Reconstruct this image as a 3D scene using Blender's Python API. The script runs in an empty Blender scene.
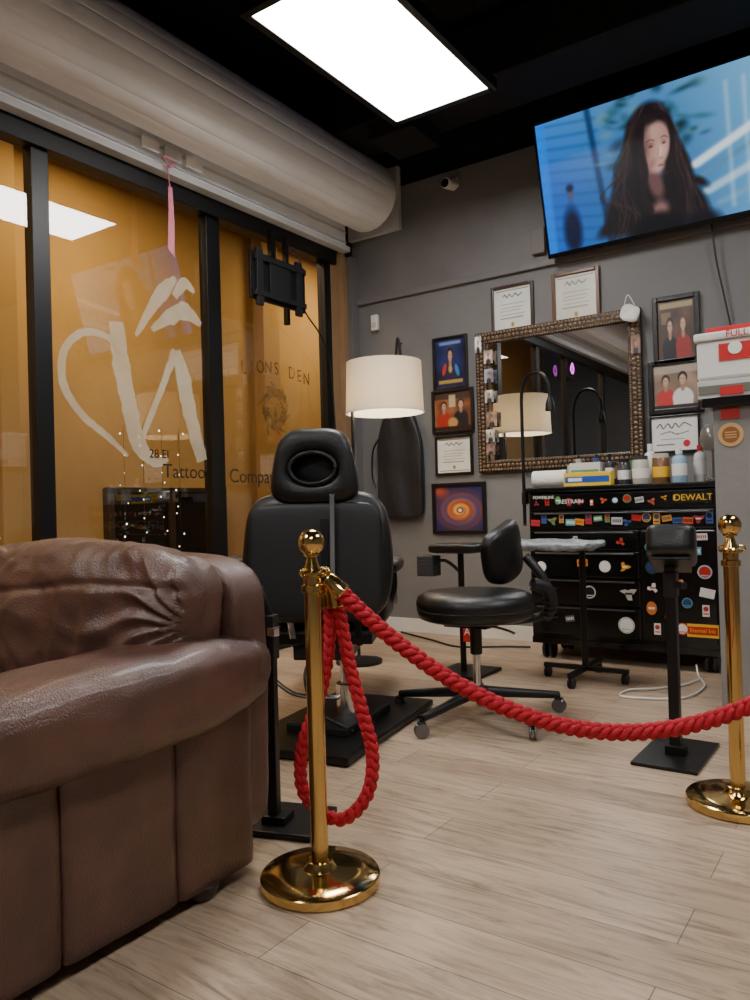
import bpy, bmesh, math, random
import numpy as np
from mathutils import Vector, Matrix, noise
random.seed(7); rng=np.random.RandomState(5)
S=bpy.context.scene; COL=bpy.context.collection
PI=math.pi
def lin(c):
    return tuple(((x/255.)/12.92 if x/255.<=.04045 else (((x/255.)+.055)/1.055)**2.4) for x in c)
# ---------------- materials ----------------
def mat(name,rgb,rough=.5,metal=0.,bump=0.,bscale=60.,var=0.,vscale=4.,emis=0.,coat=0.,spec=.5,detail=3.):
    m=bpy.data.materials.new(name); m.use_nodes=True; nt=m.node_tree; b=nt.nodes['Principled BSDF']
    c=lin(rgb)+(1,)
    b.inputs['Base Color'].default_value=c; b.inputs['Roughness'].default_value=rough; b.inputs['Metallic'].default_value=metal
    b.inputs['Specular IOR Level'].default_value=spec
    if coat: b.inputs['Coat Weight'].default_value=coat; b.inputs['Coat Roughness'].default_value=.15
    if emis: b.inputs['Emission Color'].default_value=c; b.inputs['Emission Strength'].default_value=emis
    tc=nt.nodes.new('ShaderNodeTexCoord')
    n=nt.nodes.new('ShaderNodeTexNoise'); n.inputs['Scale'].default_value=vscale; n.inputs['Detail'].default_value=4
    nt.links.new(tc.outputs['Object'],n.inputs['Vector'])
    cr=nt.nodes.new('ShaderNodeValToRGB'); v=max(var,.02)
    cr.color_ramp.elements[0].position=.3;cr.color_ramp.elements[1].position=.7
    cr.color_ramp.elements[0].color=tuple(x*(1-v) for x in c[:3])+(1,)
    cr.color_ramp.elements[1].color=tuple(min(1,x*(1+v)) for x in c[:3])+(1,)
    nt.links.new(n.outputs['Fac'],cr.inputs['Fac']); nt.links.new(cr.outputs['Color'],b.inputs['Base Color'])
    if bump:
        n2=nt.nodes.new('ShaderNodeTexNoise'); n2.inputs['Scale'].default_value=bscale; n2.inputs['Detail'].default_value=detail
        nt.links.new(tc.outputs['Object'],n2.inputs['Vector'])
        bp=nt.nodes.new('ShaderNodeBump'); bp.inputs['Strength'].default_value=bump; bp.inputs['Distance'].default_value=.01
        nt.links.new(n2.outputs['Fac'],bp.inputs['Height']); nt.links.new(bp.outputs['Normal'],b.inputs['Normal'])
    return m
def colmat(name,rough=.5,emis=0.):
    m=bpy.data.materials.new(name); m.use_nodes=True; nt=m.node_tree; b=nt.nodes['Principled BSDF']
    a=nt.nodes.new('ShaderNodeAttribute'); a.attribute_name='Col'
    b.inputs['Roughness'].default_value=rough
    if emis:
        b.inputs['Base Color'].default_value=(.01,.01,.01,1)
        nt.links.new(a.outputs['Color'],b.inputs['Emission Color']); b.inputs['Emission Strength'].default_value=emis
    else: nt.links.new(a.outputs['Color'],b.inputs['Base Color'])
    return m
def glassmat(name,tint=(1,1,1),r=.0,base=.05):
    m=bpy.data.materials.new(name); m.use_nodes=True; nt=m.node_tree; nt.nodes.clear()
    o=nt.nodes.new('ShaderNodeOutputMaterial'); t=nt.nodes.new('ShaderNodeBsdfTransparent'); g=nt.nodes.new('ShaderNodeBsdfGlossy')
    t.inputs['Color'].default_value=tint+(1,); g.inputs['Roughness'].default_value=r
    f=nt.nodes.new('ShaderNodeFresnel'); f.inputs['IOR'].default_value=1.5
    ad=nt.nodes.new('ShaderNodeMath'); ad.operation='ADD'; ad.inputs[1].default_value=base
    nt.links.new(f.outputs[0],ad.inputs[0])
    mx=nt.nodes.new('ShaderNodeMixShader'); nt.links.new(ad.outputs[0],mx.inputs[0]); nt.links.new(t.outputs[0],mx.inputs[1]); nt.links.new(g.outputs[0],mx.inputs[2]); nt.links.new(mx.outputs[0],o.inputs[0])
    return m
def decalmat(name,rgb,alpha,lo=.6,sc=14):
    m=bpy.data.materials.new(name); m.use_nodes=True; nt=m.node_tree; b=nt.nodes['Principled BSDF']
    b.inputs['Base Color'].default_value=lin(rgb)+(1,); b.inputs['Roughness'].default_value=.7
    n=nt.nodes.new('ShaderNodeTexNoise'); n.inputs['Scale'].default_value=sc; n.inputs['Detail'].default_value=6
    tc=nt.nodes.new('ShaderNodeTexCoord'); nt.links.new(tc.outputs['Object'],n.inputs['Vector'])
    mr=nt.nodes.new('ShaderNodeMapRange'); mr.inputs[1].default_value=.35; mr.inputs[2].default_value=.6; mr.inputs[3].default_value=alpha*lo; mr.inputs[4].default_value=alpha
    nt.links.new(n.outputs['Fac'],mr.inputs[0]); nt.links.new(mr.outputs[0],b.inputs['Alpha'])
    return m
# ---------------- groups / primitives ----------------
class G:
    def __init__(s,name,loc=(0,0,0),rz=0.,world=True):
        e=bpy.data.objects.new(name,None); e.empty_display_size=.1; COL.objects.link(e)
        e.location=loc; e.rotation_euler=(0,0,rz); s.e=e; s.off=Vector(loc) if world else Vector((0,0,0))
def mk(g,name,verts,faces,m,smooth=False,cols=None,top=False):
    me=bpy.data.meshes.new(name)
    if g is not None: verts=[tuple(Vector(v)-g.off) for v in verts]
    me.from_pydata(verts,[],faces); me.validate()
    if m is not None: me.materials.append(m)
    if smooth:
        me.polygons.foreach_set('use_smooth',[True]*len(me.polygons))
    if cols is not None:
        ca=me.color_attributes.new('Col','FLOAT_COLOR','POINT'); ca.data.foreach_set('color',np.asarray(cols,dtype=np.float32).ravel())
    me.update()
    o=bpy.data.objects.new(name,me); COL.objects.link(o)
    if g is not None: o.parent=g.e
    return o
def bm2(g,name,bm,m,smooth=False,bang=None):
    bmesh.ops.recalc_face_normals(bm,faces=bm.faces)
    if g is not None:
        for v in bm.verts: v.co-=g.off
    me=bpy.data.meshes.new(name); bm.to_mesh(me); bm.free()
    if smooth: me.polygons.foreach_set('use_smooth',[True]*len(me.polygons))
    me.materials.append(m); o=bpy.data.objects.new(name,me); COL.objects.link(o)
    if g is not None: o.parent=g.e
    return o
def euler(r): 
    return (Matrix.Rotation(r[2],3,'Z')@Matrix.Rotation(r[1],3,'Y')@Matrix.Rotation(r[0],3,'X'))
def box(g,name,c,s,m,bev=.004,rot=None,seg=2,taper=None):
    bm=bmesh.new(); bmesh.ops.create_cube(bm,size=1)
    for v in bm.verts:
        t=1.
        if taper and v.co.z>0: t=taper
        v.co=Vector((v.co.x*s[0]*t,v.co.y*s[1]*t,v.co.z*s[2]))
    if bev>0: bmesh.ops.bevel(bm,geom=bm.edges[:],offset=min(bev,min(s)*.45),segments=seg,affect='EDGES',profile=.6)
    M=euler(rot) if rot else None
    for v in bm.verts:
        if M: v.co=M@v.co
        v.co+=Vector(c)
    return bm2(g,name,bm,m,smooth=False)
def bb(g,name,x0,x1,y0,y1,z0,z1,m,bev=.004):
    return box(g,name,((x0+x1)/2,(y0+y1)/2,(z0+z1)/2),(abs(x1-x0),abs(y1-y0),abs(z1-z0)),m,bev)
def frame_of(d):
    d=d.normalized(); a=Vector((0,0,1)) if abs(d.z)<.9 else Vector((1,0,0)); n=d.cross(a).normalized(); return n,d.cross(n).normalized()
def cyl(g,name,p0,p1,r,m,r2=None,seg=24,bev=.0):
    p0=Vector(p0);p1=Vector(p1); r2=r if r2 is None else r2; L=(p1-p0).length; n,b=frame_of(p1-p0); d=(p1-p0)/L
    e=min(bev if bev else .0015,L*.3,r*.3)
    prof=[(0,0),(r-e,0),(r,e),(r2,L-e),(max(r2-e,.0),L),(0,L)]
    vs=[];fs=[]
    for (rr,z) in prof:
        for k in range(seg):
            a=2*PI*k/seg; vs.append(p0+d*z+(n*math.cos(a)+b*math.sin(a))*rr)
    for j in range(len(prof)-1):
        for k in range(seg):
            k2=(k+1)%seg; fs.append((j*seg+k,j*seg+k2,(j+1)*seg+k2,(j+1)*seg+k))
    o=mk(g,name,vs,fs,m,True); fixsm(o); return o
def fixsm(o,ang=40):
    me=o.data; bm=bmesh.new(); bm.from_mesh(me); bmesh.ops.remove_doubles(bm,verts=bm.verts,dist=1e-6); bmesh.ops.recalc_face_normals(bm,faces=bm.faces)
    for e in bm.edges:
        if len(e.link_faces)==2 and e.calc_face_angle(0)>math.radians(ang): e.smooth=False
    bm.to_mesh(me); bm.free()
def lathe(g,name,c,prof,m,seg=48,ang=40):
    vs=[];fs=[]
    for (r,z) in prof:
        for k in range(seg):
            a=2*PI*k/seg; vs.append((c[0]+r*math.cos(a),c[1]+r*math.sin(a),c[2]+z))
    for j in range(len(prof)-1):
        for k in range(seg):
            k2=(k+1)%seg; fs.append((j*seg+k,j*seg+k2,(j+1)*seg+k2,(j+1)*seg+k))
    o=mk(g,name,vs,fs,m,True); fixsm(o,ang); return o
def sphere(g,name,c,r,m,sc=(1,1,1),seg=24):
    pr=[(r*math.sin(PI*i/16)*1.0,-r*math.cos(PI*i/16)*sc[2]) for i in range(17)]
    vs=[];fs=[]
    for (q,z) in pr:
        for k in range(seg):
            a=2*PI*k/seg; vs.append((c[0]+q*sc[0]*math.cos(a),c[1]+q*sc[1]*math.sin(a),c[2]+z))
    for j in range(16):
        for k in range(seg):
            k2=(k+1)%seg; fs.append((j*seg+k,j*seg+k2,(j+1)*seg+k2,(j+1)*seg+k))
    o=mk(g,name,vs,fs,m,True); fixsm(o,80); return o
def catmull(pts,n=10,cyc=False):
    P=[Vector(p) for p in pts]; N=len(P); out=[]
    rg=range(N if cyc else N-1)
    for i in rg:
        if cyc: a,b,c,d=P[(i-1)%N],P[i],P[(i+1)%N],P[(i+2)%N]
        else: a,b,c,d=P[max(i-1,0)],P[i],P[i+1],P[min(i+2,N-1)]
        for k in range(n):
            t=k/n; out.append(.5*((2*b)+(c-a)*t+(2*a-5*b+4*c-d)*t*t+(3*b-a-3*c+d)*t**3))
    if not cyc: out.append(P[-1])
    return out
def resample(P,step):
    out=[P[0]]; acc=0
    for i in range(1,len(P)):
        a,b=P[i-1],P[i]; L=(b-a).length
        if L<1e-9: continue
        s=step-acc
        while s<=L: out.append(a+(b-a)*(s/L)); s+=step
        acc=L-(s-step)
    return out
def frames(P):
    T=[]; 
    for i in range(len(P)):
        a=P[max(i-1,0)];b=P[min(i+1,len(P)-1)]; T.append((b-a).normalized())
    n,_=frame_of(T[0]); N=[n]
    for i in range(1,len(P)):
        v=N[-1]-T[i]*N[-1].dot(T[i]); N.append(v.normalized())
    return T,N,[T[i].cross(N[i]) for i in range(len(P))]
def sweep(P,r,seg=10,cap=True,base=0):
    T,N,B=frames(P); vs=[];fs=[]
    for i,p in enumerate(P):
        rr=r(i/(len(P)-1)) if callable(r) else r
        for k in range(seg):
            a=2*PI*k/seg; vs.append(p+(N[i]*math.cos(a)+B[i]*math.sin(a))*rr)
    for i in range(len(P)-1):
        for k in range(seg):
            k2=(k+1)%seg; fs.append((base+i*seg+k,base+i*seg+k2,base+(i+1)*seg+k2,base+(i+1)*seg+k))
    if cap:
        fs.append(tuple(base+k for k in range(seg))); fs.append(tuple(base+(len(P)-1)*seg+k for k in reversed(range(seg))))
    return vs,fs
def tube(g,name,pts,r,m,n=8,seg=10,smooth=True):
    P=catmull(pts,n) if n>1 else [Vector(p) for p in pts]
    vs,fs=sweep(P,r,seg); return mk(g,name,vs,fs,m,smooth)
def braid(g,name,pts,r,m,pitch=.078):
    """plaited cord: strands weave left-right and in-out like a real braid, doubled front and back"""
    st=.004; P=resample(catmull(pts,14),st); T,N,B=frames(P); vs=[];fs=[]
    for k in range(3):
        for side in (0,1):
            Q=[]
            for i,p in enumerate(P):
                a=2*PI*(i*st)/pitch+2*PI*k/3
                if side: u,v=math.sin(a),math.sin(2*a)*.5
                else: u,v=math.sin(2*a)*.5,math.sin(a+.5)
                Q.append(p+(N[i]*u+B[i]*v)*r*.62)
            v_,f=sweep(Q,lambda t:r*.44,8,True,len(vs)); vs+=v_; fs+=f
    return mk(g,name,vs,fs,m,True)
def soft(g,name,c,s,m,e=5.,n=14,wr=0.,ws=6.,rot=None,fn=None,seed=0):
    """rounded upholstered box"""
    bm=bmesh.new(); bmesh.ops.create_cube(bm,size=2); bmesh.ops.subdivide_edges(bm,edges=bm.edges[:],cuts=n,use_grid_fill=True)
    M=euler(rot) if rot else None
    for v in bm.verts:
        p=v.co; q=(abs(p.x)**e+abs(p.y)**e+abs(p.z)**e)**(-1/e); p=p*q
        w=Vector((p.x*s[0]/2,p.y*s[1]/2,p.z*s[2]/2))
        if fn: w=Vector(fn(w,p))
        if wr:
            nv=Vector((p.x/s[0],p.y/s[1],p.z/s[2])).normalized()
            q=w*ws+Vector((seed,seed*2.3,0))
            w=w+nv*(noise.noise(q)*wr+ (abs(noise.noise(q*2.7+Vector((9,1,4)))))*-wr*.6)
        v.co=w
    for v in bm.verts:
        if M: v.co=M@v.co
        v.co+=Vector(c)
    return bm2(g,name,bm,m,True)
def extr(g,name,poly,thick,m,o=(0,0,0),ax=((1,0,0),(0,0,1)),bev=0.):
    u=Vector(ax[0]);v=Vector(ax[1]);n=u.cross(v); bm=bmesh.new()
    a=[bm.verts.new(Vector(o)+u*p[0]+v*p[1]+n*thick/2) for p in poly]
    f=bm.faces.new(a); r=bmesh.ops.extrude_face_region(bm,geom=[f])
    for q in r['geom']:
        if isinstance(q,bmesh.types.BMVert): q.co-=n*thick
    if bev: bmesh.ops.bevel(bm,geom=bm.edges[:],offset=bev,segments=2,affect='EDGES')
    return bm2(g,name,bm,m)
def text(g,name,body,loc,size,m,rot=(PI/2,0,0),ext=.001,sx=1.):
    cu=bpy.data.curves.new(name,'FONT'); cu.body=body; cu.size=size; cu.extrude=ext; cu.align_x='CENTER'; cu.align_y='CENTER'
    t=bpy.data.objects.new('tmp',cu); COL.objects.link(t); bpy.context.view_layer.update()
    me=bpy.data.meshes.new_from_object(t.evaluated_get(bpy.context.evaluated_depsgraph_get())); bpy.data.objects.remove(t)
    me.name=name; M=euler(rot).to_4x4(); M.translation=Vector(loc)-(g.off if g else Vector()); me.transform(M@Matrix.Diagonal((sx,1,1,1)))
    me.materials.clear(); me.materials.append(m); o=bpy.data.objects.new(name,me); COL.objects.link(o)
    if g: o.parent=g.e
    return o
# ---------------- numpy painter (y down, 0..1) ----------------
class Cv:
    def __init__(s,w,h,bg):
        s.w,s.h=w,h; s.a=np.zeros((h,w,3)); s.a[:]=np.array(bg)/255.; s.y,s.x=np.mgrid[0:h,0:w]; s.x=(s.x+.5)/w; s.y=(s.y+.5)/h
    def mix(s,m,c): s.a=s.a*(1-m[...,None])+np.array(c)/255.*m[...,None]; return s
    def el(s,cx,cy,rx,ry,c,soft=.15,ang=0.,al=1.):
        dx=s.x-cx;dy=s.y-cy; ca,sa=math.cos(ang),math.sin(ang); u=(dx*ca+dy*sa)/rx; v=(-dx*sa+dy*ca)/ry
        d=np.sqrt(u*u+v*v); return s.mix(np.clip((1-d)/soft,0,1)*al,c)
    def re(s,x0,y0,x1,y1,c,al=1.): return s.mix(((s.x>=x0)&(s.x<=x1)&(s.y>=y0)&(s.y<=y1))*al,c)
    def ln(s,x0,y0,x1,y1,w,c,al=1.):
        dx,dy=x1-x0,y1-y0; L=dx*dx+dy*dy; t=np.clip(((s.x-x0)*dx+(s.y-y0)*dy)/L,0,1); d=np.hypot(s.x-x0-t*dx,s.y-y0-t*dy)
        return s.mix(np.clip((w-d)/(w*.4),0,1)*al,c)
    def cur(s,pts,w,c,al=1.):
        P=catmull([(p[0],p[1],0) for p in pts],6)
        for i in range(len(P)-1): s.ln(P[i].x,P[i].y,P[i+1].x,P[i+1].y,w,c,al)
        return s
    def blur(s,n=1):
        for _ in range(n):
            a=np.pad(s.a,((1,1),(1,1),(0,0)),'edge'); s.a=(a[:-2,1:-1]+a[2:,1:-1]+a[1:-1,:-2]+a[1:-1,2:]+a[1:-1,1:-1]*2)/6
        return s
    def noise(s,amt,k=6):
        n=rng.rand(k,k); xi=np.clip((s.x*(k-1)),0,k-1.001); yi=np.clip(s.y*(k-1),0,k-1.001); x0=xi.astype(int);y0=yi.astype(int);fx=xi-x0;fy=yi-y0
        v=n[y0,x0]*(1-fx)*(1-fy)+n[y0,x0+1]*fx*(1-fy)+n[y0+1,x0]*(1-fx)*fy+n[y0+1,x0+1]*fx*fy
        s.a=np.clip(s.a*(1+(v[...,None]-.5)*amt),0,1); return s
def paint(g,name,cv,o,u,v,m):
    """o = top-left corner, u = vector to the right, v = vector downwards"""
    h,w=cv.h,cv.w; o=Vector(o);u=Vector(u);v=Vector(v)
    vs=[o+u*(i/(w-1))+v*(j/(h-1)) for j in range(h) for i in range(w)]
    fs=[(j*w+i,(j+1)*w+i,(j+1)*w+i+1,j*w+i+1) for j in range(h-1) for i in range(w-1)]
    a=np.clip(cv.a,0,1); l=np.where(a<=.04045,a/12.92,((a+.055)/1.055)**2.4); c=np.concatenate([l,np.ones((h,w,1))],2).reshape(-1,4)
    return mk(g,name,vs,fs,m,False,c)

# ---------------- shared materials ----------------
M_wall=mat('grey_wall_paint',(118,116,115),.68,bump=.5,bscale=9,var=.05,vscale=2,detail=6)
M_wallup=mat('grey_wall_plaster',(113,110,109),.58,bump=1.,bscale=4,var=.12,vscale=3,detail=12)
M_black=mat('black_ceiling_paint',(12,12,14),.9,var=.2)
M_trim=mat('grey_trim_paint',(114,111,110),.5)
M_white=mat('white_paint',(225,222,216),.45)
M_blkmetal=mat('black_frame_metal',(18,17,17),.4,metal=.3)
M_blkpl=mat('black_plastic',(20,20,22),.45,bump=.1,bscale=300)
M_vinyl=mat('black_vinyl',(15,15,16),.34,bump=.25,bscale=220,coat=.1)
M_gloss=mat('black_gloss_lacquer',(10,10,11),.18,coat=.4)
M_chrome=mat('chrome',(210,210,212),.15,metal=1)
M_brass=mat('polished_brass',(214,182,116),.14,metal=1,var=.05)
M_rope=mat('red_rope_fibre',(182,12,36),.7,bump=.35,bscale=350,var=.15,vscale=70)
M_leather=mat('brown_leather',(86,58,48),.33,bump=.35,bscale=210,var=.28,vscale=8,spec=.6,coat=.12)
M_wood=mat('dark_wood',(46,26,20),.35,var=.2)
M_amber=mat('amber_stucco',(192,156,98),.9,bump=.4,bscale=15,var=.2,vscale=.8)
M_glass=glassmat('window_glass',(.86,.88,.86),0.,.09)
M_pic=colmat('printed_paper',.35)
M_mirror=mat('mirror_silver',(225,228,230),.01,metal=1)

# ---------------- room ----------------
XL=-3.74; YB=5.2; XR=3.2; YR=-3.0; ZC=4.05; ZB=3.55
mf=bpy.data.materials.new('greige_plank_floor'); mf.use_nodes=True; nt=mf.node_tree; b=nt.nodes['Principled BSDF']
tc=nt.nodes.new('ShaderNodeTexCoord')
br=nt.nodes.new('ShaderNodeTexBrick'); br.offset=.37; br.inputs['Scale'].default_value=1; br.inputs['Brick Width'].default_value=1.22; br.inputs['Row Height'].default_value=.18; br.inputs['Mortar Size'].default_value=.0016; br.inputs['Mortar Smooth'].default_value=.4
br.inputs['Color1'].default_value=lin((194,171,146))+(1,); br.inputs['Color2'].default_value=lin((170,148,125))+(1,); br.inputs['Mortar'].default_value=lin((104,88,74))+(1,)
nt.links.new(tc.outputs['Object'],br.inputs['Vector'])
# per-plank offset of the grain so it breaks at each seam
sep=nt.nodes.new('ShaderNodeSeparateXYZ'); nt.links.new(tc.outputs['Object'],sep.inputs[0])
dv=nt.nodes.new('ShaderNodeMath'); dv.operation='DIVIDE'; dv.inputs[1].default_value=.18; nt.links.new(sep.outputs['Y'],dv.inputs[0])
fl=nt.nodes.new('ShaderNodeMath'); fl.operation='FLOOR'; nt.links.new(dv.outputs[0],fl.inputs[0])
ml=nt.nodes.new('ShaderNodeMath'); ml.operation='MULTIPLY'; ml.inputs[1].default_value=3.71; nt.links.new(fl.outputs[0],ml.inputs[0])
cb=nt.nodes.new('ShaderNodeCombineXYZ'); nt.links.new(ml.outputs[0],cb.inputs['X']); nt.links.new(ml.outputs[0],cb.inputs['Z'])
va=nt.nodes.new('ShaderNodeVectorMath'); va.operation='ADD'; nt.links.new(tc.outputs['Object'],va.inputs[0]); nt.links.new(cb.outputs[0],va.inputs[1])
mp=nt.nodes.new('ShaderNodeMapping'); mp.inputs['Scale'].default_value=(1.5,12,1); nt.links.new(va.outputs[0],mp.inputs['Vector'])
nz=nt.nodes.new('ShaderNodeTexNoise'); nz.inputs['Scale'].default_value=1.8; nz.inputs['Detail'].default_value=10; nz.inputs['Roughness'].default_value=.72; nz.inputs['Distortion'].default_value=1.6; nt.links.new(mp.outputs[0],nz.inputs['Vector'])
cr=nt.nodes.new('ShaderNodeValToRGB'); cr.color_ramp.elements[0].position=.36; cr.color_ramp.elements[0].color=(.40,.36,.33,1); cr.color_ramp.elements[1].position=.66; cr.color_ramp.elements[1].color=(1.06,1.05,1.04,1)
e_=cr.color_ramp.elements.new(.45); e_.color=(.72,.69,.66,1); e_=cr.color_ramp.elements.new(.53); e_.color=(.92,.90,.88,1)
nt.links.new(nz.outputs['Fac'],cr.inputs[0])
mx=nt.nodes.new('ShaderNodeMix'); mx.data_type='RGBA'; mx.blend_type='MULTIPLY'; mx.inputs[0].default_value=.85
nt.links.new(br.outputs['Color'],mx.inputs[6]); nt.links.new(cr.outputs[0],mx.inputs[7]); nt.links.new(mx.outputs[2],b.inputs['Base Color'])
b.inputs['Roughness'].default_value=.36
bp=nt.nodes.new('ShaderNodeBump'); bp.inputs['Strength'].default_value=.12; bp.inputs['Distance'].default_value=.004; nt.links.new(nz.outputs['Fac'],bp.inputs['Height']); nt.links.new(bp.outputs[0],b.inputs['Normal'])
bb(None,'floor',XL-.1,XR+.1,YR-.1,YB+.1,-.1,0,mf,0)
bb(None,'ceiling',XL-.1,XR+.1,YR-.1,YB+.1,ZC,ZC+.1,M_black,0)
bb(None,'wall_back',XL-.15,XR+.1,YB,YB+.15,0,2.70,M_wall,0)
bb(None,'wall_back_upper',XL-.15,XR+.1,YB-.012,YB+.15,2.70,ZB,M_wallup,0)
bb(None,'wall_back_top',XL-.15,XR+.1,YB+.02,YB+.15,ZB,ZC,M_black,0)
bb(None,'wall_right',XR,XR+.1,YR,YB,0,ZC,M_wall,0)
bb(None,'wall_rear',XL-.1,XR,YR-.1,YR,0,ZC,M_wall,0)
bb(None,'wall_left',XL-.15,XL,YR,YB,3.06,ZC,M_black,0)
bb(None,'trim_rail',XL,XR,YB-.035,YB-.001,2.665,2.715,M_trim,.01)
bb(None,'baseboard_back',XL+.02,XR,YB-.018,YB-.001,0.001,.11,M_white,.004)
g=G('ceiling_duct',(-2.2,4.5,3.9))
bb(g,'duct_run',-3.3,3.0,4.3,4.75,3.62,3.98,M_black,.01); bb(g,'duct_drop',-2.95,-2.6,4.32,4.7,3.5,3.64,M_black,.01)
# storefront frame
g=G('window_frame',(XL,1,0))
for (a,b_) in [(-2.95,-2.85),(-1.35,-1.25),(.2,.3),(1.2,1.3),(2.32,2.42),(3.55,3.67),(4.80,4.88)]:
    bb(g,'mullion',XL-.07,XL+.005,a,b_,0,3.0,M_blkmetal,.003)
bb(g,'head',XL-.06,XL+.04,YR,YB-.28,2.95,3.06,M_blkmetal,.004)
bb(g,'sill',XL-.06,XL+.03,YR,YB-.28,0,.12,M_blkmetal,.004)
ed=[-2.85,-1.35,-1.25,.2,.3,1.2,1.3,2.32,2.42,3.55,3.67,4.80]
for i in range(0,12,2):
    y0,y1=ed[i],ed[i+1]
    mk(None,'window_%d'%(i//2+1),[(XL-.02,y0,.1),(XL-.02,y1,.1),(XL-.02,y1,2.97),(XL-.02,y0,2.97)],[(0,1,2,3)],M_glass)
M_jamb=mat('tan_jamb_paint',(150,118,84),.6,var=.1)
g=G('trim_jamb',(XL,5,0))
bb(g,'jamb_board',XL-.12,XL+.01,4.88,5.10,0,3.06,M_jamb,.004)
bb(g,'jamb_edge',XL-.1,XL+.05,5.10,YB-.002,0,3.06,M_trim,.004)
bb(g,'guide_track',XL+.01,XL+.05,4.97,5.02,0,3.1,M_jamb,.003)
# window graphics
M_dec=decalmat('frosted_vinyl',(214,206,182),.55,.8,4); M_decd=decalmat('dark_vinyl',(34,26,16),.85); M_decf=decalmat('worn_dark_vinyl',(60,44,26),.55,.25)
def ribbon(g,name,pts,ws,m,rag=.3):
    P=catmull([(0,a,b) for a,b in pts],12); n=len(P); vs=[];fs=[]
    for i,p in enumerate(P):
        t=(P[min(i+1,n-1)]-P[max(i-1,0)]).normalized(); nn=Vector((0,-t.z,t.y)); k=i/(n-1)*(len(ws)-1); j=min(int(k),len(ws)-2); w=ws[j]+(ws[j+1]-ws[j])*(k-j)
        wa=w*(1+rag*noise.noise(Vector((i*.5,pts[0][0]*7,0)))); wb=w*(1+rag*noise.noise(Vector((i*.45,pts[0][0]*7,5))))
        for q in (p+nn*wa/2,p-nn*wb/2): vs.append((XL-.012,q.y,q.z))
    for i in range(n-1): fs.append((2*i,2*i+1,2*i+3,2*i+2))
    return mk(g,name,vs,fs,m)
g=G('window_logo_decal',(XL-.012,3,1.7))
ribbon(g,'brush_loop',[(2.86,1.93),(2.78,2.02),(2.62,2.02),(2.50,1.90),(2.49,1.72),(2.60,1.56),(2.76,1.45),(2.90,1.34)],[.02,.035,.045,.045,.05,.045,.04,.02],M_dec)
ribbon(g,'brush_down',[(2.84,2.12),(2.87,1.88),(2.92,1.64),(2.98,1.42),(3.10,1.31),(3.2,1.34)],[.10,.12,.11,.11,.06,.03],M_dec)
ribbon(g,'brush_cross',[(3.0,1.44),(3.08,1.60),(3.18,1.80),(3.28,2.02)],[.03,.04,.045,.06],M_dec)
ribbon(g,'brush_right',[(3.29,2.02),(3.34,1.85),(3.39,1.62),(3.48,1.33)],[.06,.12,.11,.09],M_dec)
ribbon(g,'brush_crown_a',[(2.98,2.06),(3.08,2.22),(3.2,2.38),(3.30,2.48)],[.02,.06,.10,.03],M_dec)
ribbon(g,'brush_crown_b',[(3.10,2.12),(3.24,2.22),(3.36,2.28),(3.5,2.22)],[.03,.09,.12,.03],M_dec)
ribbon(g,'brush_crown_c',[(3.28,2.36),(3.37,2.46),(3.45,2.42)],[.05,.08,.02],M_dec)
RW=(PI/2,0,PI/2)
text(g,'lettering_word',"Tattoo",(XL-.01,3.33,1.255),.125,M_decd,RW,sx=1.)
text(g,'lettering_word',"Company",(XL-.01,3.98,1.235),.135,M_decd,RW,sx=1.)
text(g,'lettering_hours',"28 EI",(XL-.01,3.13,1.36),.075,M_decd,RW)
g=G('window_lion_decal',(XL-.012,4.25,1.8))
for ch,(yy,zz_) in zip("LIONS DEN",[(3.88+k*.085,1.99+.035*math.sin(k/8*PI)) for k in range(9)]):
    if ch!=' ': text(g,'lettering_name',ch,(XL-.01,yy,zz_),.13,M_decf,RW,sx=.8)
for k in range(16):
    a=k/16*2*PI; r1=.15+.03*math.sin(k*2.3)
    ribbon(g,'mane_lock',[(4.2+.07*math.cos(a),1.74+.08*math.sin(a)),(4.2+.11*math.cos(a+.25),1.74+.14*math.sin(a+.25)),(4.2+r1*math.cos(a+.7),1.73+r1*1.25*math.sin(a+.7))],[.03,.045,.005],M_decf)
for dx in (-.03,.03): ribbon(g,'lion_eye',[(4.2+dx-.015,1.77),(4.2+dx+.015,1.76)],[.012,.006],M_decf)
ribbon(g,'lion_nose',[(4.2,1.75),(4.2,1.70),(4.2,1.66)],[.01,.04,.01],M_decf)
# exterior passage
bb(None,'exterior_wall',-5.75,-5.6,-3.5,9.5,-.1,4.2,M_amber,0)
bb(None,'exterior_end_wall',-5.6,XL-.16,9.3,9.45,-.1,4.2,M_amber,0)
bb(None,'exterior_pavement',-5.6,XL-.11,-3.5,9.3,-.1,-.01,mat('pavement',(120,100,80),.9,var=.2),0)
bb(None,'exterior_soffit',-5.6,XL-.16,-3.5,9.3,3.9,4.0,mat('soffit_paint',(180,148,98),.9),0)
M_dkgl=mat('dark_shop_glass',(40,33,26),.12,spec=.6)
M_fr2=mat('bronze_shop_frame',(60,46,32),.5)
g=G('exterior_shopfront',(-5.55,4.8,0)); M_pil=mat('tan_pilaster',(172,138,84),.9)
bb(g,'dark_glazing',-5.6,-5.55,4.1,5.4,0,1.20,M_dkgl,.0)
for y in (4.09,4.75,5.4): bb(g,'shop_mullion',-5.6,-5.52,y-.03,y+.03,0,1.22,M_fr2,.003)
bb(g,'shop_rail',-5.6,-5.52,4.07,5.43,1.19,1.23,M_fr2,.003)
bb(g,'pilaster',-5.6,-5.45,3.1,3.25,0,3.9,M_pil,.01)
bb(g,'pilaster',-5.6,-5.45,5.95,6.2,0,3.9,M_pil,.01)
g=G('passage_bench',(-5.2,6.6,0)); bb(g,'bench_seat',-5.4,-5.0,6.3,7.4,.42,.47,M_blkmetal,.01)
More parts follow.
